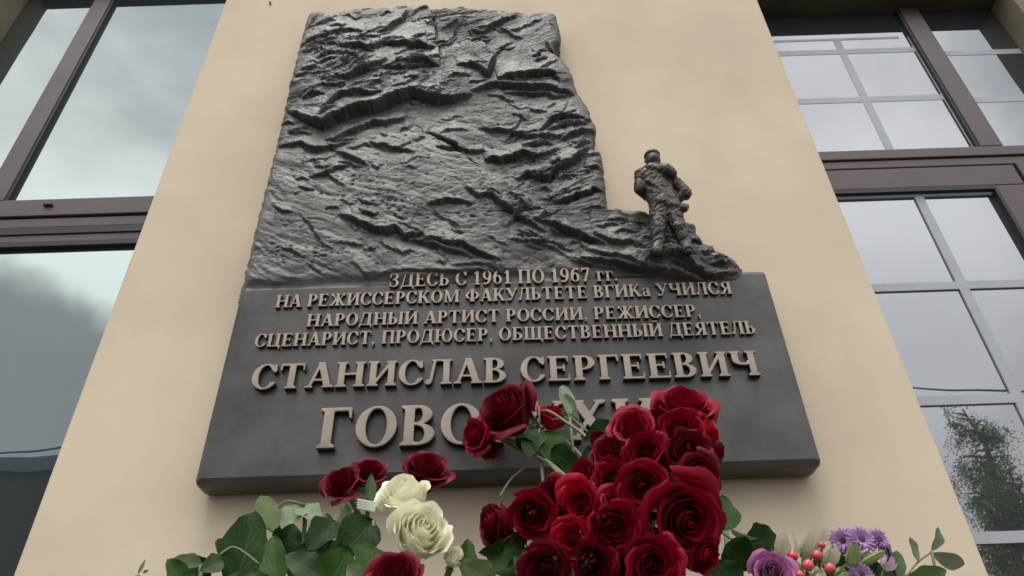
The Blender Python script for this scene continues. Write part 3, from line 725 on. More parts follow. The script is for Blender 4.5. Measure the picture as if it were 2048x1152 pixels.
def contours(D):
    D = np.where(np.abs(D) < 1e-6, 1e-6, D); nx, ny = D.shape[1], D.shape[0]
    ins = D < 0; nxt = {}; pos = {}
    def ek(kind, j, i):
        k = (kind, j, i)
        if k not in pos:
            if kind == 0: a, b = D[j, i], D[j, i + 1]; pos[k] = (gx[i] + GR * a / (a - b), gy[j])
            else: a, b = D[j, i], D[j + 1, i]; pos[k] = (gx[i], gy[j] + GR * a / (a - b))
        return k
    code = ins[:-1, :-1] * 1 + ins[:-1, 1:] * 2 + ins[1:, 1:] * 4 + ins[1:, :-1] * 8
    T = {1: [('L', 'B')], 2: [('B', 'R')], 3: [('L', 'R')], 4: [('R', 'T')], 5: [('L', 'B'), ('R', 'T')], 6: [('B', 'T')], 7: [('L', 'T')], 8: [('T', 'L')], 9: [('T', 'B')], 10: [('B', 'R'), ('T', 'L')], 11: [('T', 'R')], 12: [('R', 'L')], 13: [('R', 'B')], 14: [('B', 'L')]}
    for j, i in zip(*np.nonzero((code > 0) & (code < 15))):
        for a, b in T[int(code[j, i])]:
            m_ = {'B': (0, j, i), 'T': (0, j + 1, i), 'L': (1, j, i), 'R': (1, j, i + 1)}
            nxt[ek(*m_[a])] = ek(*m_[b])
    loops = []
    while nxt:
        s = next(iter(nxt)); lp = [s]; k = nxt.pop(s)
        while k != s and k in nxt: lp.append(k); k = nxt.pop(k)
        if len(lp) > 8: loops.append([pos[q] for q in lp])
    return loops
def simplify(lp, eps=.0035):
    P = np.array(lp); n = len(P); k0 = 0; k1 = int(np.argmax(np.hypot(*(P - P[0]).T)))
    def dp(a, b):
        if b - a < 2: return []
        Q_ = P[np.arange(a, b + 1) % n]; d = Q_[-1] - Q_[0]; l_ = np.hypot(*d) + 1e-9
        ds = np.abs(d[0] * (Q_[1:-1, 1] - Q_[0, 1]) - d[1] * (Q_[1:-1, 0] - Q_[0, 0])) / l_
        m_ = int(np.argmax(ds))
        if ds[m_] < eps: return []
        c = a + 1 + m_; return dp(a, c) + [c % n] + dp(c, b)
    idx = [k0] + dp(k0, k1) + [k1] + dp(k1, n)
    return [tuple(P[i]) for i in idx]
_gm = {}
def glyph_mesh(ch, h, depth):                           # h metres cap height
    key = (ch, round(h, 5))
    if key in _gm: return _gm[key]
    D = G[ch][0]; loops = [simplify(l_) for l_ in contours(D)]
    gyD, gxD = np.gradient(D, GR)
    flat = [p for l_ in loops for p in l_]
    bev = .018
    def inset(p):
        i = min(max(int(round((p[0] - GX0) / GR)), 0), len(gx) - 1); j = min(max(int(round((p[1] - GY0) / GR)), 0), len(gy) - 1)
        v = np.array((gxD[j, i], gyD[j, i])); v /= np.hypot(*v) + 1e-9
        return (p[0] - v[0] * bev, p[1] - v[1] * bev)
    V = [(p[0] * h, 0.004, p[1] * h) for p in flat] + [(p[0] * h, -depth + bev * h * .7, p[1] * h) for p in flat]
    fr_ = [inset(p) for p in flat]
    V += [(p[0] * h, -depth, p[1] * h) for p in fr_]
    n = len(flat); Fc = []
    ed = []; o_ = 0
    for l_ in loops: ed += [(o_ + i, o_ + (i + 1) % len(l_)) for i in range(len(l_))]; o_ += len(l_)
    cv, ce, cf, ov, oe, of_ = delaunay_2d_cdt([Vector(p) for p in flat], ed, [], 0, 1e-6)
    for t in cf:
        c_ = sum((cv[q] for q in t), Vector((0, 0))) / len(t)
        i = min(max(int(round((c_[0] - GX0) / GR)), 0), len(gx) - 1); jj = min(max(int(round((c_[1] - GY0) / GR)), 0), len(gy) - 1)
        x_, y_ = (c_[0] - GX0) / GR, (c_[1] - GY0) / GR; i0, j0_ = min(max(int(x_), 0), len(gx) - 2), min(max(int(y_), 0), len(gy) - 2); fx_, fy_ = x_ - i0, y_ - j0_
        dv = (D[j0_, i0] * (1 - fx_) + D[j0_, i0 + 1] * fx_) * (1 - fy_) + (D[j0_ + 1, i0] * (1 - fx_) + D[j0_ + 1, i0 + 1] * fx_) * fy_
        if dv < 0.001 and all(len(ov[q]) for q in t): Fc.append(tuple(2 * n + ov[q][0] for q in t))
    nfront = len(Fc)
    o_ = 0
    for l_ in loops:
        m_ = len(l_)
        for i in range(m_):
            a, b = o_ + i, o_ + (i + 1) % m_
            Fc.append((a, b, n + b, n + a)); Fc.append((n + a, n + b, 2 * n + b, 2 * n + a))
        o_ += m_
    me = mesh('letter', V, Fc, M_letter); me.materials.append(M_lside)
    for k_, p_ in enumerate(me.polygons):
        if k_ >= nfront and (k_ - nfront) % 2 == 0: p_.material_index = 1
    import bmesh
    bm = bmesh.new(); bm.from_mesh(me); bmesh.ops.recalc_face_normals(bm, faces=bm.faces); bm.to_mesh(me); bm.free()
    _gm[key] = me; return me
LINES = [
 ('ЗДЕСЬ С 1961 ПО 1967 гг.', (778, 574), (1237, 561), (785, 546), .0050, 1.0),
 ('НА РЕЖИССЕРСКОМ ФАКУЛЬТЕТЕ ВГИКа УЧИЛСЯ', (549, 615), (1466, 587), (556, 590), .0050, 1),
 ('НАРОДНЫЙ АРТИСТ РОССИИ, РЕЖИССЕР,', (611, 653), (1404, 633), (615, 628), .0055, 1),
 ('СЦЕНАРИСТ, ПРОДЮСЕР, ОБЩЕСТВЕННЫЙ ДЕЯТЕЛЬ', (507, 694), (1514, 667), (512, 668), .0055, 1),
 ('СТАНИСЛАВ СЕРГЕЕВИЧ', (498, 779), (1524, 750), (505, 729), .009, 1),
 ('ГОВОРУХИН', (630, 897), (1425, 872), (640, 816), .012, 1),
]
for txt, a, b, tp_, dep, _ in LINES:
    A = un(*a, YP - dep); B_ = un(*b, YP - dep); Tq = un(*tp_, YP - dep)
    dirv = (B_ - A); wid = dirv.length; dirv.normalize(); hc = (Tq - A).dot(Vector((0, 0, 1)))
    sp = .045
    tot = sum((.36 if ch == ' ' else G[ch][1] + sp) for ch in txt) - sp
    sx_ = wid / (tot * hc)
    ang = math.atan2(dirv.z, dirv.x); xx = 0
    for ch in txt:
        if ch == ' ': xx += .36; continue
        o = link('letter', glyph_mesh(ch, hc, dep), PL)
        p = A + dirv * (xx * hc * sx_); o.location = Vector((p.x, YP, p.z)) - PL.location
        o.rotation_euler = (0, -ang, 0); o.scale = (sx_, 1, 1); xx += G[ch][1] + sp
    print('line', txt[:6], 'hscale', round(sx_, 3), 'cap', round(hc, 4))
# ------------------------------------------------------------------ the small bronze walker, seen from behind, one continuous surface
def surface_nets(D, x, y, z, h):
    ins = D < 0; c = ins[:-1, :-1, :-1].astype(int)
    cnt = sum(ins[a:ins.shape[0] - 1 + a, b:ins.shape[1] - 1 + b, d:ins.shape[2] - 1 + d].astype(int) for a in (0, 1) for b in (0, 1) for d in (0, 1))
    act = (cnt > 0) & (cnt < 8); idx = -np.ones(act.shape, int); I = np.argwhere(act); idx[act] = np.arange(len(I))
    acc = np.zeros((len(I), 3)); n = np.zeros(len(I))
    cor = [(a, b, d) for a in (0, 1) for b in (0, 1) for d in (0, 1)]
    for p in cor:
        for ax in range(3):
            if p[ax]: continue
            q = list(p); q[ax] = 1
            v0 = D[I[:, 0] + p[0], I[:, 1] + p[1], I[:, 2] + p[2]]; v1 = D[I[:, 0] + q[0], I[:, 1] + q[1], I[:, 2] + q[2]]
            m_ = (v0 < 0) != (v1 < 0); t = np.where(m_, v0 / np.where(m_, v0 - v1, 1), 0)
            pt = np.tile(np.array(p, float), (len(I), 1)); pt[:, ax] += t
            acc[m_] += pt[m_]; n[m_] += 1
    P = (I + acc / n[:, None]) * h + np.array([x, y, z])
    Q = []
    for ax in range(3):
        o1, o2 = [a for a in range(3) if a != ax]
        sh = list(D.shape); s0 = [slice(None)] * 3; s1 = [slice(None)] * 3; s0[ax] = slice(0, -1); s1[ax] = slice(1, None)
        a, b = ins[tuple(s0)], ins[tuple(s1)]; E = np.argwhere(a != b)
        E = E[(E[:, o1] > 0) & (E[:, o2] > 0) & (E[:, o1] < sh[o1] - 1) & (E[:, o2] < sh[o2] - 1)]
        fl = a[E[:, 0], E[:, 1], E[:, 2]]
        def cell(d1, d2):
            F_ = E.copy(); F_[:, o1] -= d1; F_[:, o2] -= d2; return idx[F_[:, 0], F_[:, 1], F_[:, 2]]
        q = np.stack([cell(1, 1), cell(0, 1), cell(0, 0), cell(1, 0)], -1)
        if ax == 1: fl = ~fl
        q[~fl] = q[~fl][:, ::-1]; Q.append(q)
    Q = np.vstack(Q); return P, Q[(Q >= 0).all(1)]
YM = -.088
def j(px, py, dy=0.0): p = un(px, py, YM + dy); return np.array((p.x, p.y, p.z))
f0 = j(1320, 520); f1 = j(1320, 285)
hh = .0010
bx0, bx1 = j(1250, 400)[0], j(1412, 400)[0]
gxx = np.arange(bx0, bx1, hh); gyy = np.arange(YM - .045, YM + .045, hh); gzz = np.arange(f0[2] - .01, f1[2] + .01, hh)
A3, B3, C3 = np.meshgrid(gxx, gyy, gzz, indexing='ij')
P3 = np.stack([A3, B3, C3], -1)
def cone(a, b, r0, r1, sy=1.0):
    Pq = P3 - a; Pq = Pq * np.array([1, 1 / sy, 1]); d = (b - a) * np.array([1, 1 / sy, 1])
    t = np.clip((Pq @ d) / (d @ d), 0, 1); return np.linalg.norm(Pq - t[..., None] * d, axis=-1) - (r0 + (r1 - r0) * t)
def sm(a, b, k=.004):
    h_ = np.clip(.5 + .5 * (b - a) / k, 0, 1); return b * (1 - h_) + a * h_ - k * h_ * (1 - h_)
def ballr(c, r, s=(1, 1, 1)): return (np.linalg.norm((P3 - c) / np.array(s), axis=-1) - r)
px_ = .00088
head = ballr(j(1306, 321), .0132, (1, 1.12, 1.12))
head = sm(head, ballr(j(1304, 312, 0), .0140, (1.04, 1.12, .58)), .002)     # flat cap
head = sm(head, ballr(j(1292, 323, .006), .0034), .003)
head = sm(head, ballr(j(1319, 323, 0), .0034, (.6, 1, 1.2)), .002)
body = cone(j(1308, 356), j(1326, 396), .0262, .0225, .74)
body = sm(body, cone(j(1289, 350), j(1334, 352), .0135, .0125), .010)         # shoulders
body = sm(body, cone(j(1308, 340), j(1309, 326), .0100, .008), .005)
body = sm(body, cone(j(1300, 337, -.012), j(1332, 341, -.016), .0095, .0120), .002)   # hood lying on the shoulders
body = sm(body, ballr(j(1342, 347, -.014), .0105), .003)
body = sm(body, cone(j(1318, 396), j(1336, 410), .0215, .0210, .75), .006)
body = sm(body, cone(j(1318, 404, -.012), j(1368, 417, -.010), .0095, .0068), .003)    # jacket hem swinging right
body = sm(body, ballr(j(1371, 414, -.006), .0058), .003)
body = sm(body, cone(j(1296, 362, -.014), j(1330, 384, -.014), .0045, .0040), .002)
body = sm(body, cone(j(1300, 380, -.012), j(1345, 396, -.013), .0040, .0040), .002)
armL = sm(cone(j(1283, 350), j(1281, 378, .004), .0125, .0110), cone(j(1281, 378, .004), j(1300, 400, .018), .0098, .0065), .003)
armR = sm(cone(j(1340, 356), j(1370, 384, .001), .0108, .0110), cone(j(1370, 384, .001), j(1350, 404, .008), .0102, .008), .003)
armR = sm(armR, ballr(j(1371, 390, .001), .0090), .004)
legL = sm(cone(j(1318, 412), j(1317, 455, -.004), .0178, .0128), cone(j(1317, 455, -.004), j(1316, 492, 0), .0125, .0100), .003)
legR = sm(cone(j(1342, 414), j(1357, 455, -.003), .0160, .0125), cone(j(1357, 455, -.003), j(1370, 488, .002), .0122, .0100), .003)
boots = sm(cone(j(1316, 492), j(1313, 503, -.004), .0105, .0095), cone(j(1370, 488, .002), j(1374, 500, -.002), .0105, .0095), .001)
boots = sm(boots, cone(j(1313, 505, -.002), j(1304, 507, .014), .0080, .0068), .003)
boots = sm(boots, cone(j(1374, 502, 0), j(1384, 503, .014), .0080, .0068), .003)
D3 = sm(body, head, .0020)
for q in (armL, armR): D3 = sm(D3, q, .002)
D3 = sm(D3, legL, .003); D3 = sm(D3, legR, .003); D3 = sm(D3, boots, .001)
# folds of the jacket and trousers, creased towards elbows and knees
pf = P3 - j(1320, 400)
fold = np.abs(fbm(np.stack([pf[..., 0] * 34 + pf[..., 2] * 30, pf[..., 1] * 40, pf[..., 2] * 78 - pf[..., 0] * 50], -1), 2, 401) - .5)
D3 = D3 + (.0026 * np.exp(-fold / .035) - .0006 - .0010 * (vnoise(P3 * 260, 77) - .5)) * (P3[..., 2] < j(1300, 336)[2])
vf, qf = surface_nets(D3, gxx[0], gyy[0], gzz[0], hh)
fb = link('bronze_figure', npmesh('bronze_figure', vf - np.array(PL.location), qf, M_figure), PL)
fb['label'] = 'small bronze figure of a man in cap and jacket seen from behind'
# ------------------------------------------------------------------ shelf and vases under the frame, then the cut flowers
def petal_mat(name, c1, c2, sheen_col, rough=.5, tr=.12, sheen=.5, base_c=None):
    m = bpy.data.materials.new(name); m.use_nodes = True; t = m.node_tree; n = t.nodes; l = t.links; b = n['Principled BSDF']
    at = n.new('ShaderNodeUVMap'); sp = n.new('ShaderNodeSeparateXYZ'); l.new(at.outputs[0], sp.inputs[0])
    tc = n.new('ShaderNodeTexCoord'); no = n.new('ShaderNodeTexNoise'); no.inputs['Scale'].default_value = 1.6; no.inputs['Detail'].default_value = 5
    l.new(tc.outputs['Object'], no.inputs['Vector'])
    vein = n.new('ShaderNodeTexNoise'); vein.inputs['Scale'].default_value = 1; vein.inputs['Detail'].default_value = 3
    vm = n.new('ShaderNodeMapping'); vm.inputs['Scale'].default_value = (26, 2.2, 1); l.new(at.outputs[0], vm.inputs[0]); l.new(vm.outputs[0], vein.inputs['Vector'])
    mi = n.new('ShaderNodeMix'); mi.data_type = 'RGBA'; mi.inputs[6].default_value = (*c1, 1); mi.inputs[7].default_value = (*c2, 1)
    ad = n.new('ShaderNodeMath'); ad.operation = 'MULTIPLY_ADD'; ad.inputs[1].default_value = .9; ad.inputs[2].default_value = -.25
    a2 = n.new('ShaderNodeMath'); a2.operation = 'ADD'; a2.use_clamp = True
    v2 = n.new('ShaderNodeMath'); v2.operation = 'MULTIPLY'; v2.inputs[1].default_value = .65
    l.new(vein.outputs['Fac'], v2.inputs[0]); l.new(no.outputs['Fac'], ad.inputs[0]); l.new(ad.outputs[0], a2.inputs[0]); l.new(v2.outputs[0], a2.inputs[1]); l.new(a2.outputs[0], mi.inputs[0])
    col = mi.outputs[2]
    if base_c:                                           # the claw of the petal has its own colour
        r = n.new('ShaderNodeMapRange'); r.inputs['From Min'].default_value = .62; r.inputs['From Max'].default_value = .2; l.new(sp.outputs[1], r.inputs['Value'])
        m2 = n.new('ShaderNodeMix'); m2.data_type = 'RGBA'; m2.inputs[7].default_value = (*base_c, 1); l.new(col, m2.inputs[6]); l.new(r.outputs[0], m2.inputs[0]); col = m2.outputs[2]
    l.new(col, b.inputs['Base Color'])
    b.inputs['Roughness'].default_value = rough; b.inputs['Specular IOR Level'].default_value = .2
    b.inputs['Sheen Weight'].default_value = sheen; b.inputs['Sheen Roughness'].default_value = .3; b.inputs['Sheen Tint'].default_value = (*sheen_col, 1)
    bu = n.new('ShaderNodeBump'); bu.inputs['Strength'].default_value = .25; bu.inputs['Distance'].default_value = .001
    l.new(vein.outputs['Fac'], bu.inputs['Height']); l.new(bu.outputs[0], b.inputs['Normal'])
    tr_ = n.new('ShaderNodeBsdfTranslucent'); ms = n.new('ShaderNodeMixShader'); ms.inputs[0].default_value = tr; l.new(col, tr_.inputs[0])
    l.new(b.outputs[0], ms.inputs[1]); l.new(tr_.outputs[0], ms.inputs[2]); l.new(ms.outputs[0], n['Material Output'].inputs['Surface'])
    return m
P_red = petal_mat('crimson_petal', (.33, .0016, .022), (.20, .001, .014), (.8, .08, .2), sheen=.15)
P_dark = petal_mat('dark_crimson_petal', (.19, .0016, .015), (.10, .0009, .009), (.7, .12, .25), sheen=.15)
P_brt = petal_mat('bright_red_petal', (.46, .003, .02), (.32, .0016, .014), (.9, .15, .2), sheen=.15)
P_whi = petal_mat('cream_petal', (.93, .90, .72), (.90, .88, .66), (1, 1, .9), .55, .14, .1, (.78, .80, .46))
P_pur = petal_mat('purple_petal', (.50, .18, .36), (.38, .11, .27), (.9, .6, .9), .55, .2, .3)
P_mum = petal_mat('violet_ray', (.55, .34, .58), (.38, .19, .42), (.9, .7, 1), .6, .2, .2)
P_eus = petal_mat('ivory_petal', (.74, .66, .58), (.62, .60, .42), (1, 1, 1), .55, .3, .1, (.42, .48, .2))
P_bud = petal_mat('green_bud', (.38, .43, .18), (.26, .34, .12), (1, 1, .8), .5, .25, .1)
P_pink = petal_mat('pale_pink_petal', (.66, .50, .58), (.6, .42, .5), (1, 1, 1), .6, .3, .1)
M_mumc = mat('dark_flower_centre', (.05, .018, .05), .8, col2=(.09, .05, .03), scale=400)
M_berry = mat('pink_berry', (.52, .035, .075), .28, col2=(.58, .10, .11), scale=60, spec=.6)
M_stem = mat('green_stem', (.085, .13, .045), .5, col2=(.13, .15, .07), scale=30)
M_stemp = mat('pale_stem', (.20, .20, .10), .5, col2=(.14, .12, .07), scale=40)
M_vase = mat('dark_green_vase', (.015, .035, .022), .35)
M_shelf = mat('grey_steel_shelf', (.12, .12, .125), .4, metal=.8)
def leaf_mat(name, c1, c2, rough=.42, tr=.18, back=1.6):
    m = bpy.data.materials.new(name); m.use_nodes = True; t = m.node_tree; n = t.nodes; l = t.links; b = n['Principled BSDF']
    uv_ = n.new('ShaderNodeUVMap'); sp = n.new('ShaderNodeSeparateXYZ'); l.new(uv_.outputs[0], sp.inputs[0])
    ab = n.new('ShaderNodeMath'); ab.operation = 'ABSOLUTE'; s0 = n.new('ShaderNodeMath'); s0.operation = 'SUBTRACT'; s0.inputs[1].default_value = .5
    l.new(sp.outputs[0], s0.inputs[0]); l.new(s0.outputs[0], ab.inputs[0])
    # side veins run forward from the midrib
    ma_ = n.new('ShaderNodeMath'); ma_.operation = 'MULTIPLY_ADD'; ma_.inputs[1].default_value = -1.1; l.new(ab.outputs[0], ma_.inputs[0]); l.new(sp.outputs[1], ma_.inputs[2])
    mm = n.new('ShaderNodeMath'); mm.operation = 'MULTIPLY'; mm.inputs[1].default_value = 6; l.new(ma_.outputs[0], mm.inputs[0])
    fr = n.new('ShaderNodeMath'); fr.operation = 'PINGPONG'; fr.inputs[1].default_value = .5; l.new(mm.outputs[0], fr.inputs[0])
    v1 = n.new('ShaderNodeMapRange'); v1.inputs['From Min'].default_value = .09; v1.inputs['From Max'].default_value = 0; l.new(fr.outputs[0], v1.inputs['Value'])
    v2 = n.new('ShaderNodeMapRange'); v2.inputs['From Min'].default_value = .03; v2.inputs['From Max'].default_value = .008; l.new(ab.outputs[0], v2.inputs['Value'])
    mx_ = n.new('ShaderNodeMath'); mx_.operation = 'MAXIMUM'; l.new(v1.outputs[0], mx_.inputs[0]); l.new(v2.outputs[0], mx_.inputs[1])
    sc_ = n.new('ShaderNodeMath'); sc_.operation = 'MULTIPLY'; sc_.inputs[1].default_value = .32; l.new(mx_.outputs[0], sc_.inputs[0])
    tc = n.new('ShaderNodeTexCoord'); no = n.new('ShaderNodeTexNoise'); no.inputs['Scale'].default_value = 45; no.inputs['Detail'].default_value = 6; l.new(tc.outputs['Object'], no.inputs['Vector'])
    mi = n.new('ShaderNodeMix'); mi.data_type = 'RGBA'; mi.inputs[6].default_value = (*c1, 1); mi.inputs[7].default_value = (*c2, 1); l.new(no.outputs['Fac'], mi.inputs[0])
    m3 = n.new('ShaderNodeMix'); m3.data_type = 'RGBA'; l.new(mi.outputs[2], m3.inputs[6]); m3.inputs[7].default_value = (c1[0] * 1.8 + .03, c1[1] * 1.6 + .03, c1[2] * 1.6 + .02, 1); l.new(sc_.outputs[0], m3.inputs[0])
    l.new(m3.outputs[2], b.inputs['Base Color']); b.inputs['Roughness'].default_value = rough + .08; b.inputs['Specular IOR Level'].default_value = .14
    bu = n.new('ShaderNodeBump'); bu.inputs['Strength'].default_value = .4; bu.inputs['Distance'].default_value = .0012; bu.invert = True
    l.new(mx_.outputs[0], bu.inputs['Height']); l.new(bu.outputs[0], b.inputs['Normal'])
    tr_ = n.new('ShaderNodeBsdfTranslucent'); ms = n.new('ShaderNodeMixShader'); ms.inputs[0].default_value = tr; l.new(m3.outputs[2], tr_.inputs[0])
    l.new(b.outputs[0], ms.inputs[1]); l.new(tr_.outputs[0], ms.inputs[2]); l.new(ms.outputs[0], n['Material Output'].inputs['Surface'])
    return m
L_dark = leaf_mat('dark_rose_leaf', (.012, .034, .004), (.020, .048, .008))
L_mid = leaf_mat('green_rose_leaf', (.026, .062, .008), (.038, .078, .014))
L_pale = leaf_mat('grey_green_leaf_back', (.20, .24, .14), (.25, .29, .19), .6)
L_grey = leaf_mat('dusty_leaf', (.065, .095, .045), (.09, .12, .06), .6)
L_light = leaf_mat('light_olive_leaf', (.11, .145, .055), (.14, .17, .08), .5, .3)
L_euc = leaf_mat('eucalyptus_leaf', (.16, .20, .12), (.20, .235, .16), .6, .25)
L_brt = leaf_mat('fresh_green_leaf', (.07, .135, .03), (.10, .17, .05), .45, .3)

def set_uv(me, uvs):
    ul = me.uv_layers.new(name='UVMap'); li = np.empty(len(me.loops), np.int32); me.loops.foreach_get('vertex_index', li)
    ul.data.foreach_set('uv', np.asarray(uvs, np.float32)[li].ravel())
def grid_mesh(name, P, nu, nv, m):
    ii = np.arange(nu * nv).reshape(nv, nu)
    Q = np.stack([ii[:-1, :-1], ii[:-1, 1:], ii[1:, 1:], ii[1:, :-1]], -1).reshape(-1, 4)
    me = npmesh(name, P, Q, m)
    u, v = np.meshgrid(np.linspace(0, 1, nu), np.linspace(0, 1, nv)); set_uv(me, np.stack([u.ravel(), v.ravel()], -1)); return me

def rose_variant(seed, openness=1.0, npet=25, ragged=1.0):
    r_ = random.Random(seed); out = []
    ang = r_.uniform(0, 6)
    for i in range(npet):
        f = i / (npet - 1); nu, nv = 13, 11
        s = np.linspace(-1, 1, nu)[None, :]; t = np.linspace(0, 1, nv)[:, None]
        hw = 1.75 * (1 - f)**1.3 + .78 + r_.uniform(-.06, .1)
        R = (.045 + (.90 - .045) * f**.85) * (.75 + .25 * openness)
        top = .66 - .30 * f**1.6 + r_.uniform(-.05, .05) * ragged
        curl = (.02 + .34 * f**1.5) * openness * r_.uniform(.7, 1.3)
        wid = np.clip(t / .45, 0, 1)**.55 * (.25 + .75 * np.clip(t / .6, 0, 1))      # narrow claw
        th = ang + s * hw * wid
        b0 = .02 + .05 * f
        rr = b0 + (R - b0) * (1 - (1 - t)**2.4)**.75
        rr = rr * (1 - (.62 * (1 - f)**5) * t**3)                                    # innermost petals close to a bud
        flare = np.clip((t - .66) / .34, 0, 1)**2
        rr = rr * (1 + .085 * s) + curl * flare * (.55 + .3 * np.cos(s * 2.2))
        zz = -.85 + (top + .85) * t**.88 - curl * .62 * np.clip((t - .78) / .22, 0, 1)**2 - .17 * np.abs(s)**2.6 * t * (1 + f)
        zz = zz + .05 * np.exp(-(s / .16)**2) * t**6 * (f > .4)                       # little point on outer petals
        w1, w2 = r_.uniform(0, 6), r_.uniform(0, 6)
        rr = rr + ragged * .035 * f * t**3 * np.sin(s * 5 + w1) + ragged * .018 * t**2 * np.sin(s * 11 + w2)
        zz = zz + ragged * .03 * f * t**2 * np.sin(s * 4.2 + w2)
        P = np.stack([rr * np.cos(th), rr * np.sin(th), zz + 0 * th], -1).reshape(-1, 3)
        tl = r_.gauss(0, .05) * f; P[:, 2] += tl * P[:, 0]
        out.append((P, nu, nv)); ang += 2.399 + r_.uniform(-.25, .25)
    return out
VK = {5: dict(openness=.55, npet=20), 6: dict(openness=.6, npet=22, ragged=1.6), 7: dict(openness=.9, npet=28, ragged=1.7), 8: dict(openness=1.15, npet=24, ragged=1.3), 9: dict(openness=.75, npet=26, ragged=1.9), 10: dict(openness=.4, npet=18, ragged=1.2)}
_rv = {}
def rose_meshes(vk, m, **k):
    key = (vk, m.name)
    if vk in VK: k = VK[vk]
    if key not in _rv: _rv[key] = [grid_mesh('petal', P, a, b, m) for P, a, b in rose_variant(vk, **k)]
    return _rv[key]
def calyx_mesh():
    V, Fc = tube_geo([(0, 0, -1.12), (0, 0, -1.04), (0, 0, -.94), (0, 0, -.87)], [.055, .12, .13, .05], 10)
    for k in range(5):
        a = k * 1.2566; o_ = len(V)
        for q in range(6):
            t = q / 5; r = .13 + .42 * t; z = -.86 - .25 * t * t + .18 * t; w = .11 * (1 - t)**.8 * (1 if q else .8) + .004
            for sg in (-1, 0, 1): V.append(Vector((r * math.cos(a) - sg * w * math.sin(a), r * math.sin(a) + sg * w * math.cos(a), z - .03 * (sg == 0))))
        for q in range(5):
            for w_ in (0, 1): Fc.append((o_ + q * 3 + w_, o_ + q * 3 + w_ + 1, o_ + q * 3 + w_ + 4, o_ + q * 3 + w_ + 3))
    return mesh('calyx', V, Fc, M_stem, True)
CALYX = calyx_mesh()
def smooth_pts(pts):
    if len(pts) < 3: return pts
    cc = []
    for i in range(len(pts) - 1):
        a0, a1, a2, a3 = pts[max(i - 1, 0)], pts[i], pts[i + 1], pts[min(i + 2, len(pts) - 1)]
        for s in range(5):
            t = s / 5; cc.append(.5 * ((2 * a1) + (a2 - a0) * t + (2 * a0 - 5 * a1 + 4 * a2 - a3) * t * t + (3 * a1 - a0 - 3 * a2 + a3) * t**3))
    return cc + [pts[-1]]
def scr(v):                                              # a direction given as right, up, towards the viewer
    return (CX * v[0] + CY * v[1] + CZA * v[2]).normalized()

VASES = []
shx0, shx1 = un(560, 1150, -.3).x - .08, un(1840, 1150, -.3).x + .06
SH = empty('wall_shelf', (0, 0, 1.36), 'grey steel wall shelf under the plaque holding the flower vases', 'shelf')
box('shelf_board', shx0, shx1, -.46, -.002, 1.36, 1.372, M_shelf, SH, .003, org=SH.location)
for x in (shx0 + .06, 0, shx1 - .06): box('bracket', x - .012, x + .012, -.36, -.002, 1.25, 1.359, M_shelf, SH, .003, org=SH.location)
def vase(x, y, r, label):
    prof = [(.55, 0), (.60, .012), (.62, .10), (.78, .17), (1.0, .235), (.97, .236), (.74, .168), (.58, .10), (.55, .015)]
    V = []; Fc = []; n = 28
    for a, z in prof:
        for k in range(n): V.append((a * r * math.cos(6.28318 * k / n), a * r * math.sin(6.28318 * k / n), z))
    for i in range(len(prof) - 1):
        for k in range(n): Fc.append((i * n + k, i * n + (k + 1) % n, (i + 1) * n + (k + 1) % n, (i + 1) * n + k))
    Fc.append(tuple(range(n))[::-1]); Fc.append(tuple((len(prof) - 1) * n + k for k in range(n)))
    o = link('vase', mesh('vase', V, Fc, M_vase, True)); o.location = (x, y, 1.3725); tag(o, label, 'vase', 'vases on the shelf')
    return Vector((x, y, 1.50)), r * .55
VL = vase(un(690, 1150, -.28).x, -.26, .075, 'dark green vase with the leafy red and white roses, left on the shelf')
VC = vase(un(1230, 1150, -.28).x, -.25, .085, 'dark green vase with the big bunch of red roses, middle of the shelf')
VR = vase(un(1680, 1150, -.28).x, -.27, .060, 'dark green vase with the mixed purple posy, right on the shelf')
rs = random.Random(99)
def stem_to(parent, p0, dirn, V_, r=.0032, m=None, name='stem', thorns=False):
    c, rad = V_; a = rs.uniform(0, 6.28); q = c + Vector((math.cos(a), math.sin(a), 0)) * rad * rs.uniform(0, .9)
    L_ = (q - p0).length
    pts = bez(p0, p0 + dirn * L_ * .3, q + Vector((0, 0, L_ * .35)), q - Vector((0, 0, .10)), 12)
    V, Fc = tube_geo([p - parent.location for p in pts], [r * (1 - .02 * i) for i in range(len(pts))], 7)
    return link(name, mesh(name, V, Fc, m or M_stem, True), parent)
def rose(px, py, dia, Y, face, m, vk, label, V_, group=None, cat='rose', sq=1.0, spin=None, stempts=None, name='rose', k=None):
    c = un(px, py, Y); R = dia * axd(c) / F / 2 / 1.06
    T = empty(name, c, label, cat, group)
    n = scr(face); q = n.to_track_quat('Z', 'Y')
    M_ = q.to_matrix().to_4x4() @ Matrix.Rotation(rs.uniform(0, 6.28) if spin is None else spin, 4, 'Z') @ Matrix.Diagonal((R, R * sq, R, 1))
    for me in rose_meshes(vk, m, **(k or {})):
        o = link('petal', me, T); o.matrix_local = M_
    o = link('calyx', CALYX, T); o.matrix_local = M_
    base = c - n * R * 1.1
    if stempts:
        pts = [base] + [un(*p) for p in stempts]
        cc = []
        for i in range(len(pts) - 1):
            a0, a1, a2, a3 = pts[max(i - 1, 0)], pts[i], pts[i + 1], pts[min(i + 2, len(pts) - 1)]
            for s in range(5):
                t = s / 5; cc.append(.5 * ((2 * a1) + (a2 - a0) * t + (2 * a0 - 5 * a1 + 4 * a2 - a3) * t * t + (3 * a1 - a0 - 3 * a2 + a3) * t**3))
        cc.append(pts[-1])
        V, Fc = tube_geo([p - c for p in cc], .0023, 7); link('stem', mesh('stem', V, Fc, M_stemp, True), T)
    else: stem_to(T, base, -n, V_)
    return T
GR_ = 'red roses of the big central bunch'
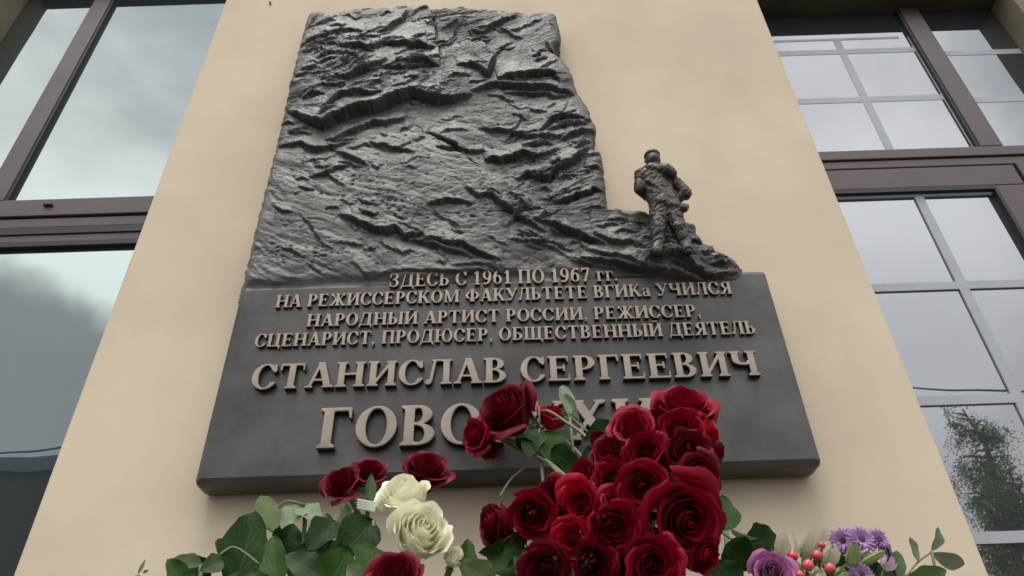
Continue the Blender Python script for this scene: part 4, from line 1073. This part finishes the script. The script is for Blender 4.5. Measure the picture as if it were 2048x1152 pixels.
RED = [
 # px, py, dia, Y, facing, material, variant, label
 (1368, 822, 132, -.185, (.05, .93, .38), P_red, 1, 'red rose at the very top of the big bunch, opening upwards below the letters'),
 (1266, 862, 104, -.20, (-.18, .80, .55), P_red, 2, 'red rose at the upper left shoulder of the big bunch next to the dark leaf'),
 (1362, 864, 112, -.23, (0, .62, .75), P_red, 3, 'red rose right below the topmost rose of the big bunch'),
 (1412, 866, 76, -.20, (.85, .35, .3), P_brt, 4, 'red rose with loose petals sticking out at the right edge of the big bunch'),
 (1292, 902, 88, -.25, (-.1, .55, .8), P_red, 4, 'small red rose second below the upper left shoulder of the big bunch'),
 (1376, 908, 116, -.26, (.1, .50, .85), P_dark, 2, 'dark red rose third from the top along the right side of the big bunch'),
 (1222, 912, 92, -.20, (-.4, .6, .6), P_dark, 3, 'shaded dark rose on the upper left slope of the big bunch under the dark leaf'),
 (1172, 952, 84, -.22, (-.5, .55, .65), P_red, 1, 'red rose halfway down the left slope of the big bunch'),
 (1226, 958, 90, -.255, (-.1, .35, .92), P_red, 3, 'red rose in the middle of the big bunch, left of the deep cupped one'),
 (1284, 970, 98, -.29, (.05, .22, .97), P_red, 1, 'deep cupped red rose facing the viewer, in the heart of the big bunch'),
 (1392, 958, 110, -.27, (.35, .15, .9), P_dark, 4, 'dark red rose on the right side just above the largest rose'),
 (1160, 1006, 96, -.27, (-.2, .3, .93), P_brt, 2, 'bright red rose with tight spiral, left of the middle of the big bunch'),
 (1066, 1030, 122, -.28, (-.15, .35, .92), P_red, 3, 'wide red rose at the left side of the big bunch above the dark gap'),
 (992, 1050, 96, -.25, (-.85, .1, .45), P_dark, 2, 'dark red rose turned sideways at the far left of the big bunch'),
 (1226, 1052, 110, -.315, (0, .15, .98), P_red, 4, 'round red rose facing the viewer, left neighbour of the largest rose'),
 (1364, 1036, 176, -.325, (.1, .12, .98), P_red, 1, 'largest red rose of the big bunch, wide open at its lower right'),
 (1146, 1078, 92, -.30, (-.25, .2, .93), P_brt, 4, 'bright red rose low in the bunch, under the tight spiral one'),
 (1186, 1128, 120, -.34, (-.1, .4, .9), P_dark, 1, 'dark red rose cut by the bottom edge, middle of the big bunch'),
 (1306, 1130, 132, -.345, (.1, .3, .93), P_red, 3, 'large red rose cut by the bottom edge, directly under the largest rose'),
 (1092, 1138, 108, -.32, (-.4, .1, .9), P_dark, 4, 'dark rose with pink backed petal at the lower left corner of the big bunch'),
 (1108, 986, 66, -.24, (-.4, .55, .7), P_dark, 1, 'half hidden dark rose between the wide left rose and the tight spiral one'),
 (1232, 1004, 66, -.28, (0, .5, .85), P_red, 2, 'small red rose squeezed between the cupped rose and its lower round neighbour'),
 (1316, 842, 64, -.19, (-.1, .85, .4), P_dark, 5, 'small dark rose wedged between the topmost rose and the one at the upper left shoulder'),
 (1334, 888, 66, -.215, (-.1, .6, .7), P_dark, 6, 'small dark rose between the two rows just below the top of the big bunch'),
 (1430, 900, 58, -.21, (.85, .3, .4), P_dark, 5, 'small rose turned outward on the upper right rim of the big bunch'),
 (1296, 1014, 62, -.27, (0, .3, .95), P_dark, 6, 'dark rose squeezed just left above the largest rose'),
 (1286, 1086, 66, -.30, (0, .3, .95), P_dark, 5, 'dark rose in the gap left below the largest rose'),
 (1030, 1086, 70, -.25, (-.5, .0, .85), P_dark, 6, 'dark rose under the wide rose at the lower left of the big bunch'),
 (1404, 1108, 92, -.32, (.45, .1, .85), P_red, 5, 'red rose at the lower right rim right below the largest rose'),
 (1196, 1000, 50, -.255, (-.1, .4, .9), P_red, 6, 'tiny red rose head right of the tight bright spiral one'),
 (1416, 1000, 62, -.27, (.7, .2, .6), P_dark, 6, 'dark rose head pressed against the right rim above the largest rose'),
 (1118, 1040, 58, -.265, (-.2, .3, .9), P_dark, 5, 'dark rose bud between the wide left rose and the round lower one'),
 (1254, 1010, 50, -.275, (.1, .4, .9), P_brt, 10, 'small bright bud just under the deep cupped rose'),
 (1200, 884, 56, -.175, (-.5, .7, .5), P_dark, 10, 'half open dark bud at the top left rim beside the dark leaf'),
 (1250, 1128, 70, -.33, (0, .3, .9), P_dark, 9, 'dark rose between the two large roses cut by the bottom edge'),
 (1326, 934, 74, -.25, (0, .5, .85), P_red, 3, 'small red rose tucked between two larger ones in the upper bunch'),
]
for i, (px, py, dia, Y, fc, m, vk, lab) in enumerate(RED):
    rose(px, py, dia * (1.0 if dia > 150 else 1.04), Y, (fc[0] + .16 * math.sin(i * 2.7), fc[1] + .12 * math.cos(i * 3.9), fc[2]), m, 1 if dia > 150 else (vk if vk > 4 else 1 + (i * 7) % 10), lab, VC, GR_, spin=i * 1.3, sq=1 + .09 * math.sin(i * 5.1))
GL = 'red roses beside the white ones'
rose(684, 972, 88, -.20, (-.25, .75, .6), P_dark, 2, 'dark red rose leftmost above the leaves, against the plaque edge', VL, GL)
rose(738, 948, 80, -.19, (.1, .9, .4), P_dark, 3, 'dark red rose between the leftmost rose and the white roses', VL, GL)
rose(852, 946, 112, -.18, (.2, .88, .3), P_dark, 1, 'dark red rose behind the upper right of the white roses', VL, GL)
rose(788, 1158, 124, -.37, (-.1, .8, .5), P_dark, 4, 'dark red rose low in front of the white roses at the bottom edge', VL, GL)
GW = 'white roses of the left bunch'
rose(808, 998, 140, -.30, (-.15, .93, .22), P_whi, 13, 'upper white rose seen from the side with greenish outer petals', VL, GW, k=dict(openness=.5, ragged=1.5, npet=18))
rose(840, 1068, 162, -.34, (.32, .72, .55), P_whi, 12, 'lower white rose facing the viewer, largest of the white ones', VL, GW, k=dict(openness=.4, ragged=1.5, npet=20))
rose(906, 1114, 62, -.33, (.2, .8, .5), P_whi, 17, 'small white bud at the lower right of the white roses', VL, GW, k=dict(openness=.15, npet=12))
GD = 'red roses lying across the plaque lettering'
rose(1016, 826, 138, -.125, (-.62, .66, .42), P_dark, 2, 'large dark red rose lying on its side over the name lettering', VC, GD, stempts=[(1085, 822, -.12), (1130, 843, -.13), (1190, 890, -.15), (1260, 980, -.2), (1250, 1170, -.24)])
rose(955, 872, 78, -.13, (-.75, .2, .6), P_red, 3, 'small red rose at the left of the sideways pair over the lettering', VC, GD, stempts=[(1025, 882, -.11), (1060, 905, -.12), (1110, 934, -.14), (1200, 1030, -.2), (1230, 1170, -.24)])
rose(972, 893, 62, -.105, (-.4, -.5, .6), P_dark, 1, 'dark rose hanging downwards beneath the sideways pair', VC, GD, stempts=[(1040, 900, -.10), (1120, 950, -.15), (1210, 1170, -.24)])
rose(1106, 834, 72, -.10, (.25, .7, .1), P_brt, 4, 'bright red rose behind the pale stem, right of the large sideways rose', VC, GD, stempts=[(1130, 880, -.10), (1190, 960, -.15), (1220, 1170, -.24)])

# ---- leaves: base pixel, tip pixel, their distances from the wall, width in photo pixels, turn about the axis, curl, fold
def leaf_geo(pb, pt, w, turn, curl, fold, serr=True, shape=0):
    ax = (pt - pb); L_ = ax.length; ax.normalize()
    side = ax.cross(CAM - pb).normalized(); side = Matrix.Rotation(turn, 3, ax) @ side; nrm = side.cross(ax).normalized()
    if nrm.dot(CAM - pb) < 0: nrm = -nrm
    nu, nv = 9, 15; u = np.linspace(-1, 1, nu)[None, :]; v = np.linspace(0, 1, nv)[:, None]
    if shape == 0: prof = np.sin(np.pi * np.clip(v, 0, 1)**.72)**.8
    elif shape == 1: prof = np.sin(np.pi * v**1.25)**.75
    else: prof = np.sin(np.pi * v**.9)**1.2
    prof = prof * (1 + (.05 * np.sign(np.sin(v * 75)) if serr else 0)) + .012
    a = v * L_; b = u * prof * w / 2
    c = -curl * L_ * (v - .35)**2 + fold * np.abs(u)**1.3 * prof * w * .5 + .05 * w * np.sin(v * 13 + u * 2 + pb.x * 90) * np.abs(u)
    A_, S_, N_ = (np.array(q) for q in (ax, side, nrm))
    P = np.array(pb) + a[..., None] * A_ + b[..., None] * S_ + (c + 0 * b)[..., None] * N_
    return P.reshape(-1, 3), nu, nv
def sprig(name, label, cat, items, V_, stems=(), group=None, r=.0024, mstem=None, root=None):
    b0 = items[0]; c = un(b0[0], b0[1], b0[4]); T = empty(name, c, label, cat, group)
    for it in items:
        bx, by, tx, ty, Yb, Yt, w, turn, curl, fold, m = it[:11]; shp = it[11] if len(it) > 11 else 0
        pb, pt = un(bx, by, Yb), un(tx, ty, Yt); wm = w * axd(pb) / F
        P, nu, nv = leaf_geo(pb, pt, wm, turn, curl, fold, shp == 0, shp)
        o = link('leaf', grid_mesh('leaf', P - np.array(c), nu, nv, m), T)
    if root is None: stem_to(T, c, Vector((0, .15, -1)), V_, r, mstem)
    for st in stems:
        pts = smooth_pts([un(*p) - c for p in st]); V, Fc = tube_geo(pts, r * .55, 6); link('stem', mesh('stem', V, Fc, mstem or M_stem, True), T)
    return T
LG = 'leafy rose stems of the left bunch'
sprig('leafy_stem', 'leafy stem with the big dark green leaf standing at the left of the bunch', 'leaves', [
 (470, 1172, 512, 1018, -.27, -.24, 112, .25, .10, .15, L_dark), (548, 1062, 522, 984, -.22, -.20, 58, .3, .2, .2, L_light)], VL, [((470, 1172, -.27), (520, 1200, -.27), (600, 1260, -.27))], LG)
sprig('leafy_stem', 'leafy stem with a pale curled leaf turned to its back under the plaque corner', 'leaves', [
 (612, 1012, 560, 1052, -.25, -.26, 62, .9, .3, .25, L_pale), (600, 1010, 642, 1046, -.25, -.27, 46, -.6, .25, .3, L_pale), (672, 1040, 612, 1098, -.26, -.28, 62, .4, .2, .3, L_dark)], VL,
 [((612, 1012, -.25), (640, 1030, -.25), (690, 1060, -.26), (720, 1120, -.26)), ((612, 1012, -.25), (575, 1002, -.25), (556, 1016, -.25)), ((612, 1012, -.25), (590, 1004, -.26))], LG)
sprig('leafy_stem', 'leafy stem with dark broad leaves directly left of the white roses', 'leaves', [
 (748, 1040, 672, 1118, -.27, -.29, 84, .3, .2, .25, L_dark), (702, 1060, 682, 1002, -.27, -.25, 44, -.7, .2, .3, L_grey), (735, 1000, 745, 946, -.27, -.26, 28, .6, .1, .3, L_grey)], VL, [], LG)
sprig('leafy_stem', 'leafy stem with an upright mid green leaf beside the big dark leaf', 'leaves', [
 (556, 1180, 546, 1066, -.31, -.29, 58, -.3, .1, .35, L_mid), (640, 1150, 570, 1108, -.31, -.32, 58, .2, .3, .25, L_grey), (655, 1172, 700, 1094, -.32, -.31, 88, .2, .2, .2, L_mid)], VL, [], LG)
sprig('leafy_stem', 'leafy stem reaching far left with grey green leaves over the wall corner', 'leaves', [
 (402, 1130, 325, 1122, -.28, -.27, 40, .7, .3, .4, L_grey), (380, 1172, 330, 1116, -.29, -.28, 46, -.3, .2, .3, L_mid), (448, 1120, 400, 1140, -.28, -.29, 40, .3, .3, .3, L_grey), (420, 1180, 300, 1158, -.30, -.29, 44, .4, .3, .3, L_mid)], VL,
 [((402, 1130, -.28), (436, 1112, -.28), (470, 1095, -.27), (520, 1130, -.27))], LG)
sprig('leafy_stem', 'leafy stem filling the gap with dark leaves low in the left bunch', 'leaves', [
 (700, 1180, 640, 1080, -.29, -.27, 96, -.4, .2, .3, L_dark), (600, 1200, 610, 1090, -.28, -.26, 88, .5, .2, .3, L_dark), (760, 1160, 720, 1080, -.31, -.29, 66, .3, .2, .3, L_mid), (500, 1190, 450, 1150, -.31, -.31, 60, .4, .2, .3, L_mid),
 (740, 1170, 690, 1130, -.33, -.33, 50, -.5, .2, .3, L_pale), (545, 1190, 500, 1140, -.32, -.32, 46, -.5, .2, .3, L_grey)], VL, [], LG)
sprig('leafy_stem', 'leafy stem of deep green leaves crossing behind the big dark leaf', 'leaves', [
 (560, 1110, 590, 1040, -.235, -.225, 70, .4, .25, .3, L_dark), (640, 1100, 650, 1022, -.24, -.23, 62, -.4, .25, .3, L_mid), (480, 1130, 434, 1072, -.25, -.24, 50, .5, .25, .3, L_dark), (700, 1100, 716, 1020, -.245, -.235, 60, .3, .25, .3, L_dark), (590, 1150, 632, 1080, -.25, -.245, 66, .4, .3, .3, L_mid), (420, 1160, 372, 1110, -.265, -.26, 50, -.4, .3, .3, L_dark)], VL, [], LG)
sprig('leafy_stem', 'leafy stem with olive leaves right of the small white bud', 'leaves', [
 (930, 1128, 940, 1076, -.30, -.29, 40, .5, .2, .3, L_mid), (990, 1165, 915, 1122, -.32, -.33, 56, .1, .2, .2, L_light), (1030, 1150, 975, 1092, -.28, -.27, 60, .3, .3, .2, L_dark), (1010, 1090, 960, 1108, -.27, -.28, 34, -.6, .3, .3, L_dark)], VL, [], LG)
sprig('dry_twig', 'thin brown twig at the far left bottom beside the leaves', 'twig', [(275, 1150, 292, 1117, -.28, -.28, 7, 0, .1, .2, M_stemp, 2), (285, 1146, 298, 1140, -.28, -.28, 6, 0, .1, .2, M_stemp, 2)], VL, [((283, 1160, -.28), (330, 1180, -.28), (400, 1195, -.28))])
CG = 'leafy rose stems round the central bunch'
sprig('leafy_stem', 'leafy stem with two pale green young leaves standing up over the lettering', 'leaves', [
 (1140, 836, 1126, 768, -.115, -.10, 34, .5, .1, .35, L_pale, 1), (1160, 846, 1134, 788, -.115, -.105, 26, -.6, -.2, .3, L_pale, 1), (1170, 852, 1118, 822, -.118, -.11, 14, .3, .1, .3, L_light, 1)], VC,
 [((1140, 834, -.115), (1160, 850, -.12), (1210, 900, -.14), (1250, 1000, -.2))], CG)
sprig('leafy_stem', 'leafy stem with olive and dark leaves hanging under the sideways roses', 'leaves', [
 (1078, 858, 1052, 914, -.12, -.13, 50, .4, .2, .3, L_grey), (1086, 862, 1122, 936, -.12, -.13, 62, -.3, .2, .3, L_mid), (1100, 900, 1168, 946, -.13, -.15, 56, .3, .3, .2, L_dark), (1030, 880, 1082, 900, -.12, -.12, 30, .5, .2, .3, L_dark)], VC,
 [((1078, 818, -.12), (1080, 860, -.12)), ((1052, 768, -.10), (1066, 795, -.11), (1080, 820, -.12))], CG, mstem=M_stemp)
sprig('leafy_stem', 'leafy stem with one dark leaf poking out left of the topmost red roses', 'leaves', [
 (1228, 850, 1168, 880, -.16, -.15, 48, .3, .3, .2, L_dark), (1200, 900, 1160, 930, -.17, -.17, 40, .3, .3, .2, L_dark)], VC, [], CG)
sprig('leafy_stem', 'leafy stem with dark and bright leaves right of the largest red rose', 'leaves', [
 (1452, 1062, 1446, 985, -.27, -.25, 58, .4, .2, .3, L_mid), (1490, 1092, 1562, 1070, -.26, -.24, 72, .2, .3, .15, L_dark), (1450, 1090, 1510, 1136, -.28, -.28, 78, .2, .3, .2, L_dark),
 (1462, 1062, 1516, 1084, -.28, -.27, 17, .7, .4, .4, L_pale), (1420, 1120, 1432, 1165, -.30, -.31, 36, .4, .2, .3, L_light), (1480, 1170, 1430, 1120, -.30, -.30, 60, .3, .2, .2, L_dark), (1520, 1165, 1555, 1100, -.28, -.27, 66, -.4, .3, .2, L_dark)], VC,
 [((1428, 998, -.25), (1440, 972, -.25)), ((1400, 1085, -.29), (1440, 1110, -.29)), ((1438, 1060, -.28), (1470, 1082, -.28), (1500, 1086, -.28))], CG)
sprig('leafy_stem', 'leafy stem dark beneath the left roses of the big bunch', 'leaves', [
 (1050, 1100, 985, 1090, -.26, -.26, 52, .3, .2, .2, L_dark), (1090, 1120, 1010, 1140, -.27, -.28, 60, .3, .2, .3, L_dark), (1060, 1160, 1030, 1110, -.29, -.29, 44, .5, .2, .3, L_mid), (1022, 1092, 984, 1074, -.25, -.25, 12, .5, .2, .3, L_pale)], VC,
 [((1000, 992, -.16), (1022, 958, -.12), (1052, 932, -.11))], CG)
# background greenery hugging the stems of the big bunch
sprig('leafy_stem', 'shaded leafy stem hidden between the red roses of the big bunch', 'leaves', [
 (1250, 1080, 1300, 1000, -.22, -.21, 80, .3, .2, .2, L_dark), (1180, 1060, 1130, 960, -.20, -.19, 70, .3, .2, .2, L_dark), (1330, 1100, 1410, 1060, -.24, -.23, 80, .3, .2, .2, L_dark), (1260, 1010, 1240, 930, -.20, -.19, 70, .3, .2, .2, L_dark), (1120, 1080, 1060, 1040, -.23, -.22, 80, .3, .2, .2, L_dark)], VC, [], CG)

# ---- the mixed posy on the right
def mum(px, py, dia, Y, face, label, seed):
    c = un(px, py, Y); R = dia * axd(c) / F / 2; T = empty('chrysanthemum', c, label, 'flower', 'violet daisy flowers of the posy')
    q = scr(face).to_track_quat('Z', 'Y').to_matrix().to_4x4(); r_ = random.Random(seed)
    base = np.array([[0, -.05, 0], [0, .05, 0], [.45, -.085, .02], [.45, 0, -.03], [.45, .085, .02], [.82, -.085, .02], [.82, 0, -.04], [.82, .085, .02], [1, -.04, 0], [1, .04, 0]])
    fcs = [(0, 2, 3, 1), (1, 3, 4, 4), (2, 5, 6, 3), (3, 6, 7, 4), (5, 8, 9, 6), (6, 9, 7, 7)]
    fcs = [tuple(dict.fromkeys(f)) for f in fcs]
    V = []; Fc = []; uvs = []
    for ring_, (n, rr, lift) in enumerate(((20, 1.0, .05), (19, .90, .26), (16, .76, .5), (12, .58, .8))):
        for k in range(n):
            a = 6.2832 * k / n + ring_ * .3 + r_.uniform(-.06, .06); s = rr * r_.uniform(.88, 1.08); lf = lift + r_.uniform(-.12, .12); o_ = len(V)
            for p in base:
                x = p[0] * s; z = x * lf - .25 * x * x + p[2]; y = p[1] * (.9 + .2 * rr)
                V.append(Vector((x * math.cos(a) - y * math.sin(a), x * math.sin(a) + y * math.cos(a), z)) * R); uvs.append((p[1] + .5, p[0]))
            Fc += [tuple(o_ + q_ for q_ in f) for f in fcs]
    me = mesh('ray_petals', V, Fc, P_mum, True); set_uv(me, uvs); o = link('ray_petals', me, T); o.matrix_local = q
    V = []; Fc = []
    for i in range(5):
        for k in range(12): V.append(Vector((.27 * R * math.cos(i * .35) * math.cos(k * .5236), .27 * R * math.cos(i * .35) * math.sin(k * .5236), .08 * R + .14 * R * math.sin(i * .35))))
    for i in range(4):
        for k in range(12): Fc.append((i * 12 + k, i * 12 + (k + 1) % 12, (i + 1) * 12 + (k + 1) % 12, (i + 1) * 12 + k))
    Fc.append(tuple(48 + k for k in range(12)))
    o = link('flower_centre', mesh('flower_centre', V, Fc, M_mumc, True), T); o.matrix_local = q
    stem_to(T, c - scr(face) * .001, -scr(face), VR, .0016)
mum(1686, 1082, 58, -.285, (-.45, .45, .75), 'violet daisy flower, leftmost of the cluster over the green buds', 1)
mum(1722, 1080, 60, -.30, (0, .62, .78), 'violet daisy flower in the middle of the cluster with its dark centre showing', 2)
mum(1757, 1080, 54, -.285, (.35, .62, .7), 'violet daisy flower right of the middle one in the cluster', 3)
mum(1774, 1104, 54, -.28, (.85, .2, .4), 'violet daisy flower turned away at the right end of the cluster', 4)
mum(1702, 1096, 40, -.275, (-.2, .3, .9), 'small violet daisy flower half hidden under the leftmost one', 5)
mum(1722, 1150, 54, -.33, (0, .5, .85), 'dark violet daisy flower at the bottom edge below the green buds', 6)
mum(1800, 1142, 40, -.28, (.7, .3, .4), 'small violet daisy flower low behind the grey leaf', 7)
rose(1546, 1146, 92, -.33, (-.1, .55, .8), P_pur, 2, 'mauve rose at the bottom left of the mixed posy', VR, name='rose')
def bud(px, py, w, h, Y, tilt, m, label, seed, n=5, open_=.0, group='buds of the mixed posy'):
    c = un(px, py, Y); s = axd(c) / F; T = empty('eustoma_bud', c, label, 'flower bud', group); r_ = random.Random(seed)
    n_ = scr((math.sin(tilt), math.cos(tilt), .35)); q = n_.to_track_quat('Z', 'Y').to_matrix().to_4x4()
    for i in range(n):
        nu, nv = 7, 9; sv = np.linspace(-1, 1, nu)[None, :]; t = np.linspace(0, 1, nv)[:, None]
        rad = w * s / 2 * (np.sin(np.pi * np.clip(t, 0, 1)**.7 * (.93 - open_ * .4))**.8 + .04) * (1 + .1 * sv) + open_ * w * s * .3 * t**3
        th = i * 6.283 / n + r_.uniform(-.2, .2) + sv * (3.5 / n) * (1 - t * .35) + t * .5
        z = (t - .5) * h * s - .1 * h * s * sv**2 * t + r_.uniform(-.04, .04) * h * s * t
        P = np.stack([rad * np.cos(th), rad * np.sin(th), z + 0 * th], -1).reshape(-1, 3)
        o = link('petal', grid_mesh('petal', P, nu, nv, m), T); o.matrix_local = q
    stem_to(T, c - n_ * h * s * .5, -n_, VR, .0014)
bud(1573, 1096, 40, 58, -.30, -.12, P_eus, 'cream green bud at the left top of the posy above the mauve rose', 1, 6, .3)
bud(1548, 1112, 12, 34, -.30, -.3, P_bud, 'tiny narrow green bud at the left rim of the posy', 11, 4)
bud(1614, 1092, 26, 66, -.29, .12, P_eus, 'tall ivory bud standing beside the forked one, middle left of the posy', 2, 5, .2)
bud(1636, 1084, 24, 62, -.28, .28, P_eus, 'tallest ivory bud with split tips leaning right', 3, 4, .5)
bud(1658, 1108, 38, 52, -.31, .1, P_eus, 'round white bud above the pink berry, middle of the posy', 4, 6, .1)
bud(1706, 1112, 26, 58, -.335, -.03, P_bud, 'upright plump green bud below the violet daisies', 5, 5, .15)
bud(1746, 1116, 17, 56, -.33, .85, P_bud, 'slanting pointed green bud right of the upright green one', 6, 5)
bud(1776, 1128, 26, 28, -.32, .3, P_pink, 'pale pink small flower at the right of the posy', 7, 5, .4)
bud(1636, 1150, 28, 26, -.335, 0, P_eus, 'small white bud at the bottom edge between the pink berries', 8, 5, .2)
bud(1682, 1148, 26, 24, -.335, .2, P_bud, 'yellow green bud at the bottom edge right of the berries', 9, 5, .1)
bud(1728, 1106, 14, 26, -.30, .9, P_pink, 'tiny pale petal tip just under the violet daisies', 10, 3, .3)
T = empty('berry_sprig', un(1616, 1130, -.33), 'sprig of pink red berries among the white buds of the posy', 'berries')
for bx_, by_, rr_ in ((1585, 1112, 12), (1616, 1131, 13.5), (1634, 1111, 12.5), (1660, 1137, 12.5), (1600, 1150, 10), (1643, 1090, 8)):
    c = un(bx_, by_, -.335 + (.01 if by_ < 1115 else 0)); r = rr_ * axd(c) / F; V = []; Fc = []
    for i in range(9):
        ph = math.pi * i / 8
        for k in range(12):
            rad = r * math.sin(ph) * (.92 + .02 * math.cos(3 * k * .5236)); V.append(c - T.location + scr((math.cos(k * .5236) * 1, 0, math.sin(k * .5236))) * rad + CY * (-r * .84 * math.cos(ph) + (r * .12 if i == 8 else 0)))
    for i in range(8):
        for k in range(12): Fc.append((i * 12 + k, i * 12 + (k + 1) % 12, (i + 1) * 12 + (k + 1) % 12, (i + 1) * 12 + k))
    link('berry', mesh('berry', V, Fc, M_berry, True), T)
    V, Fc = tube_geo([c - T.location - CY * r, Vector((0, .01, -.05))], .0012, 5); link('stem', mesh('stem', V, Fc, M_stem, True), T)
stem_to(T, T.location + Vector((0, .01, -.05)), Vector((0, 0, -1)), VR, .0016)
sprig('leafy_stem', 'eucalyptus sprig with curled grey green leaves at the far right of the posy', 'leaves', [
 (1863, 1102, 1880, 1054, -.28, -.28, 30, .9, .2, .5, L_euc, 1), (1836, 1128, 1816, 1074, -.28, -.28, 22, .9, -.2, .5, L_euc, 1), (1862, 1107, 1934, 1134, -.28, -.28, 34, .2, .5, .2, L_euc, 1)], VR,
 [((1800, 1170, -.29), (1833, 1127, -.28), (1862, 1104, -.28), (1868, 1085, -.28))], r=.0015, mstem=M_stemp)
sprig('leafy_stem', 'fresh green broad leaves under the eucalyptus sprig at the posy edge', 'leaves', [
 (1815, 1160, 1900, 1140, -.29, -.28, 40, .2, .2, .3, L_brt), (1798, 1165, 1796, 1098, -.29, -.28, 28, .5, .2, .3, L_grey, 1), (1760, 1165, 1786, 1120, -.29, -.28, 40, .3, .2, .3, L_dark), (1700, 1160, 1680, 1106, -.27, -.27, 46, .3, .2, .3, L_dark), (1600, 1170, 1592, 1118, -.31, -.31, 26, .3, .2, .3, L_brt), (1650, 1170, 1640, 1100, -.27, -.27, 50, .3, .2, .3, L_dark), (1560, 1170, 1590, 1110, -.27, -.27, 50, .3, .2, .3, L_dark), (1740, 1165, 1730, 1100, -.265, -.265, 50, .3, .2, .3, L_dark)], VR)
# small white flower tip of thin petals by the white roses
c = un(735, 1008, -.33); R = axd(c) / F
V = []; Fc = []; o_ = 0
for k in range(4):
    a = Vector((-20 * R, (8 - k * 4.5) * R, 0)); b = Vector((16 * R, (1 - k * 4.5) * R, 0)); w = 2.2 * R
    for p in (a - Vector((0, w * .6, 0)), b - Vector((0, w * 1.1, 0)), b + Vector((0, w * 1.1, 0)), a + Vector((0, w * .6, 0))): V.append(CX * p.x + CY * p.y + CZA * (.001 * k))
    for p in (a - Vector((0, w * .6, 0)), b - Vector((0, w * 1.1, 0)), b + Vector((0, w * 1.1, 0)), a + Vector((0, w * .6, 0))): V.append(CX * p.x + CY * p.y + CZA * (.001 * k - .0012))
    Fc += [(o_, o_ + 1, o_ + 2, o_ + 3), (o_ + 7, o_ + 6, o_ + 5, o_ + 4), (o_, o_ + 4, o_ + 5, o_ + 1), (o_ + 1, o_ + 5, o_ + 6, o_ + 2), (o_ + 2, o_ + 6, o_ + 7, o_ + 3), (o_ + 3, o_ + 7, o_ + 4, o_)]; o_ += 8
M_ptip = mat('white_petal', (.78, .78, .66), .5)
o = link('white_petal_tip', mesh('white_petal_tip', V, Fc, M_ptip)); o.location = c; tag(o, 'frayed white flower petal tip left of the upper white rose', 'ribbon')
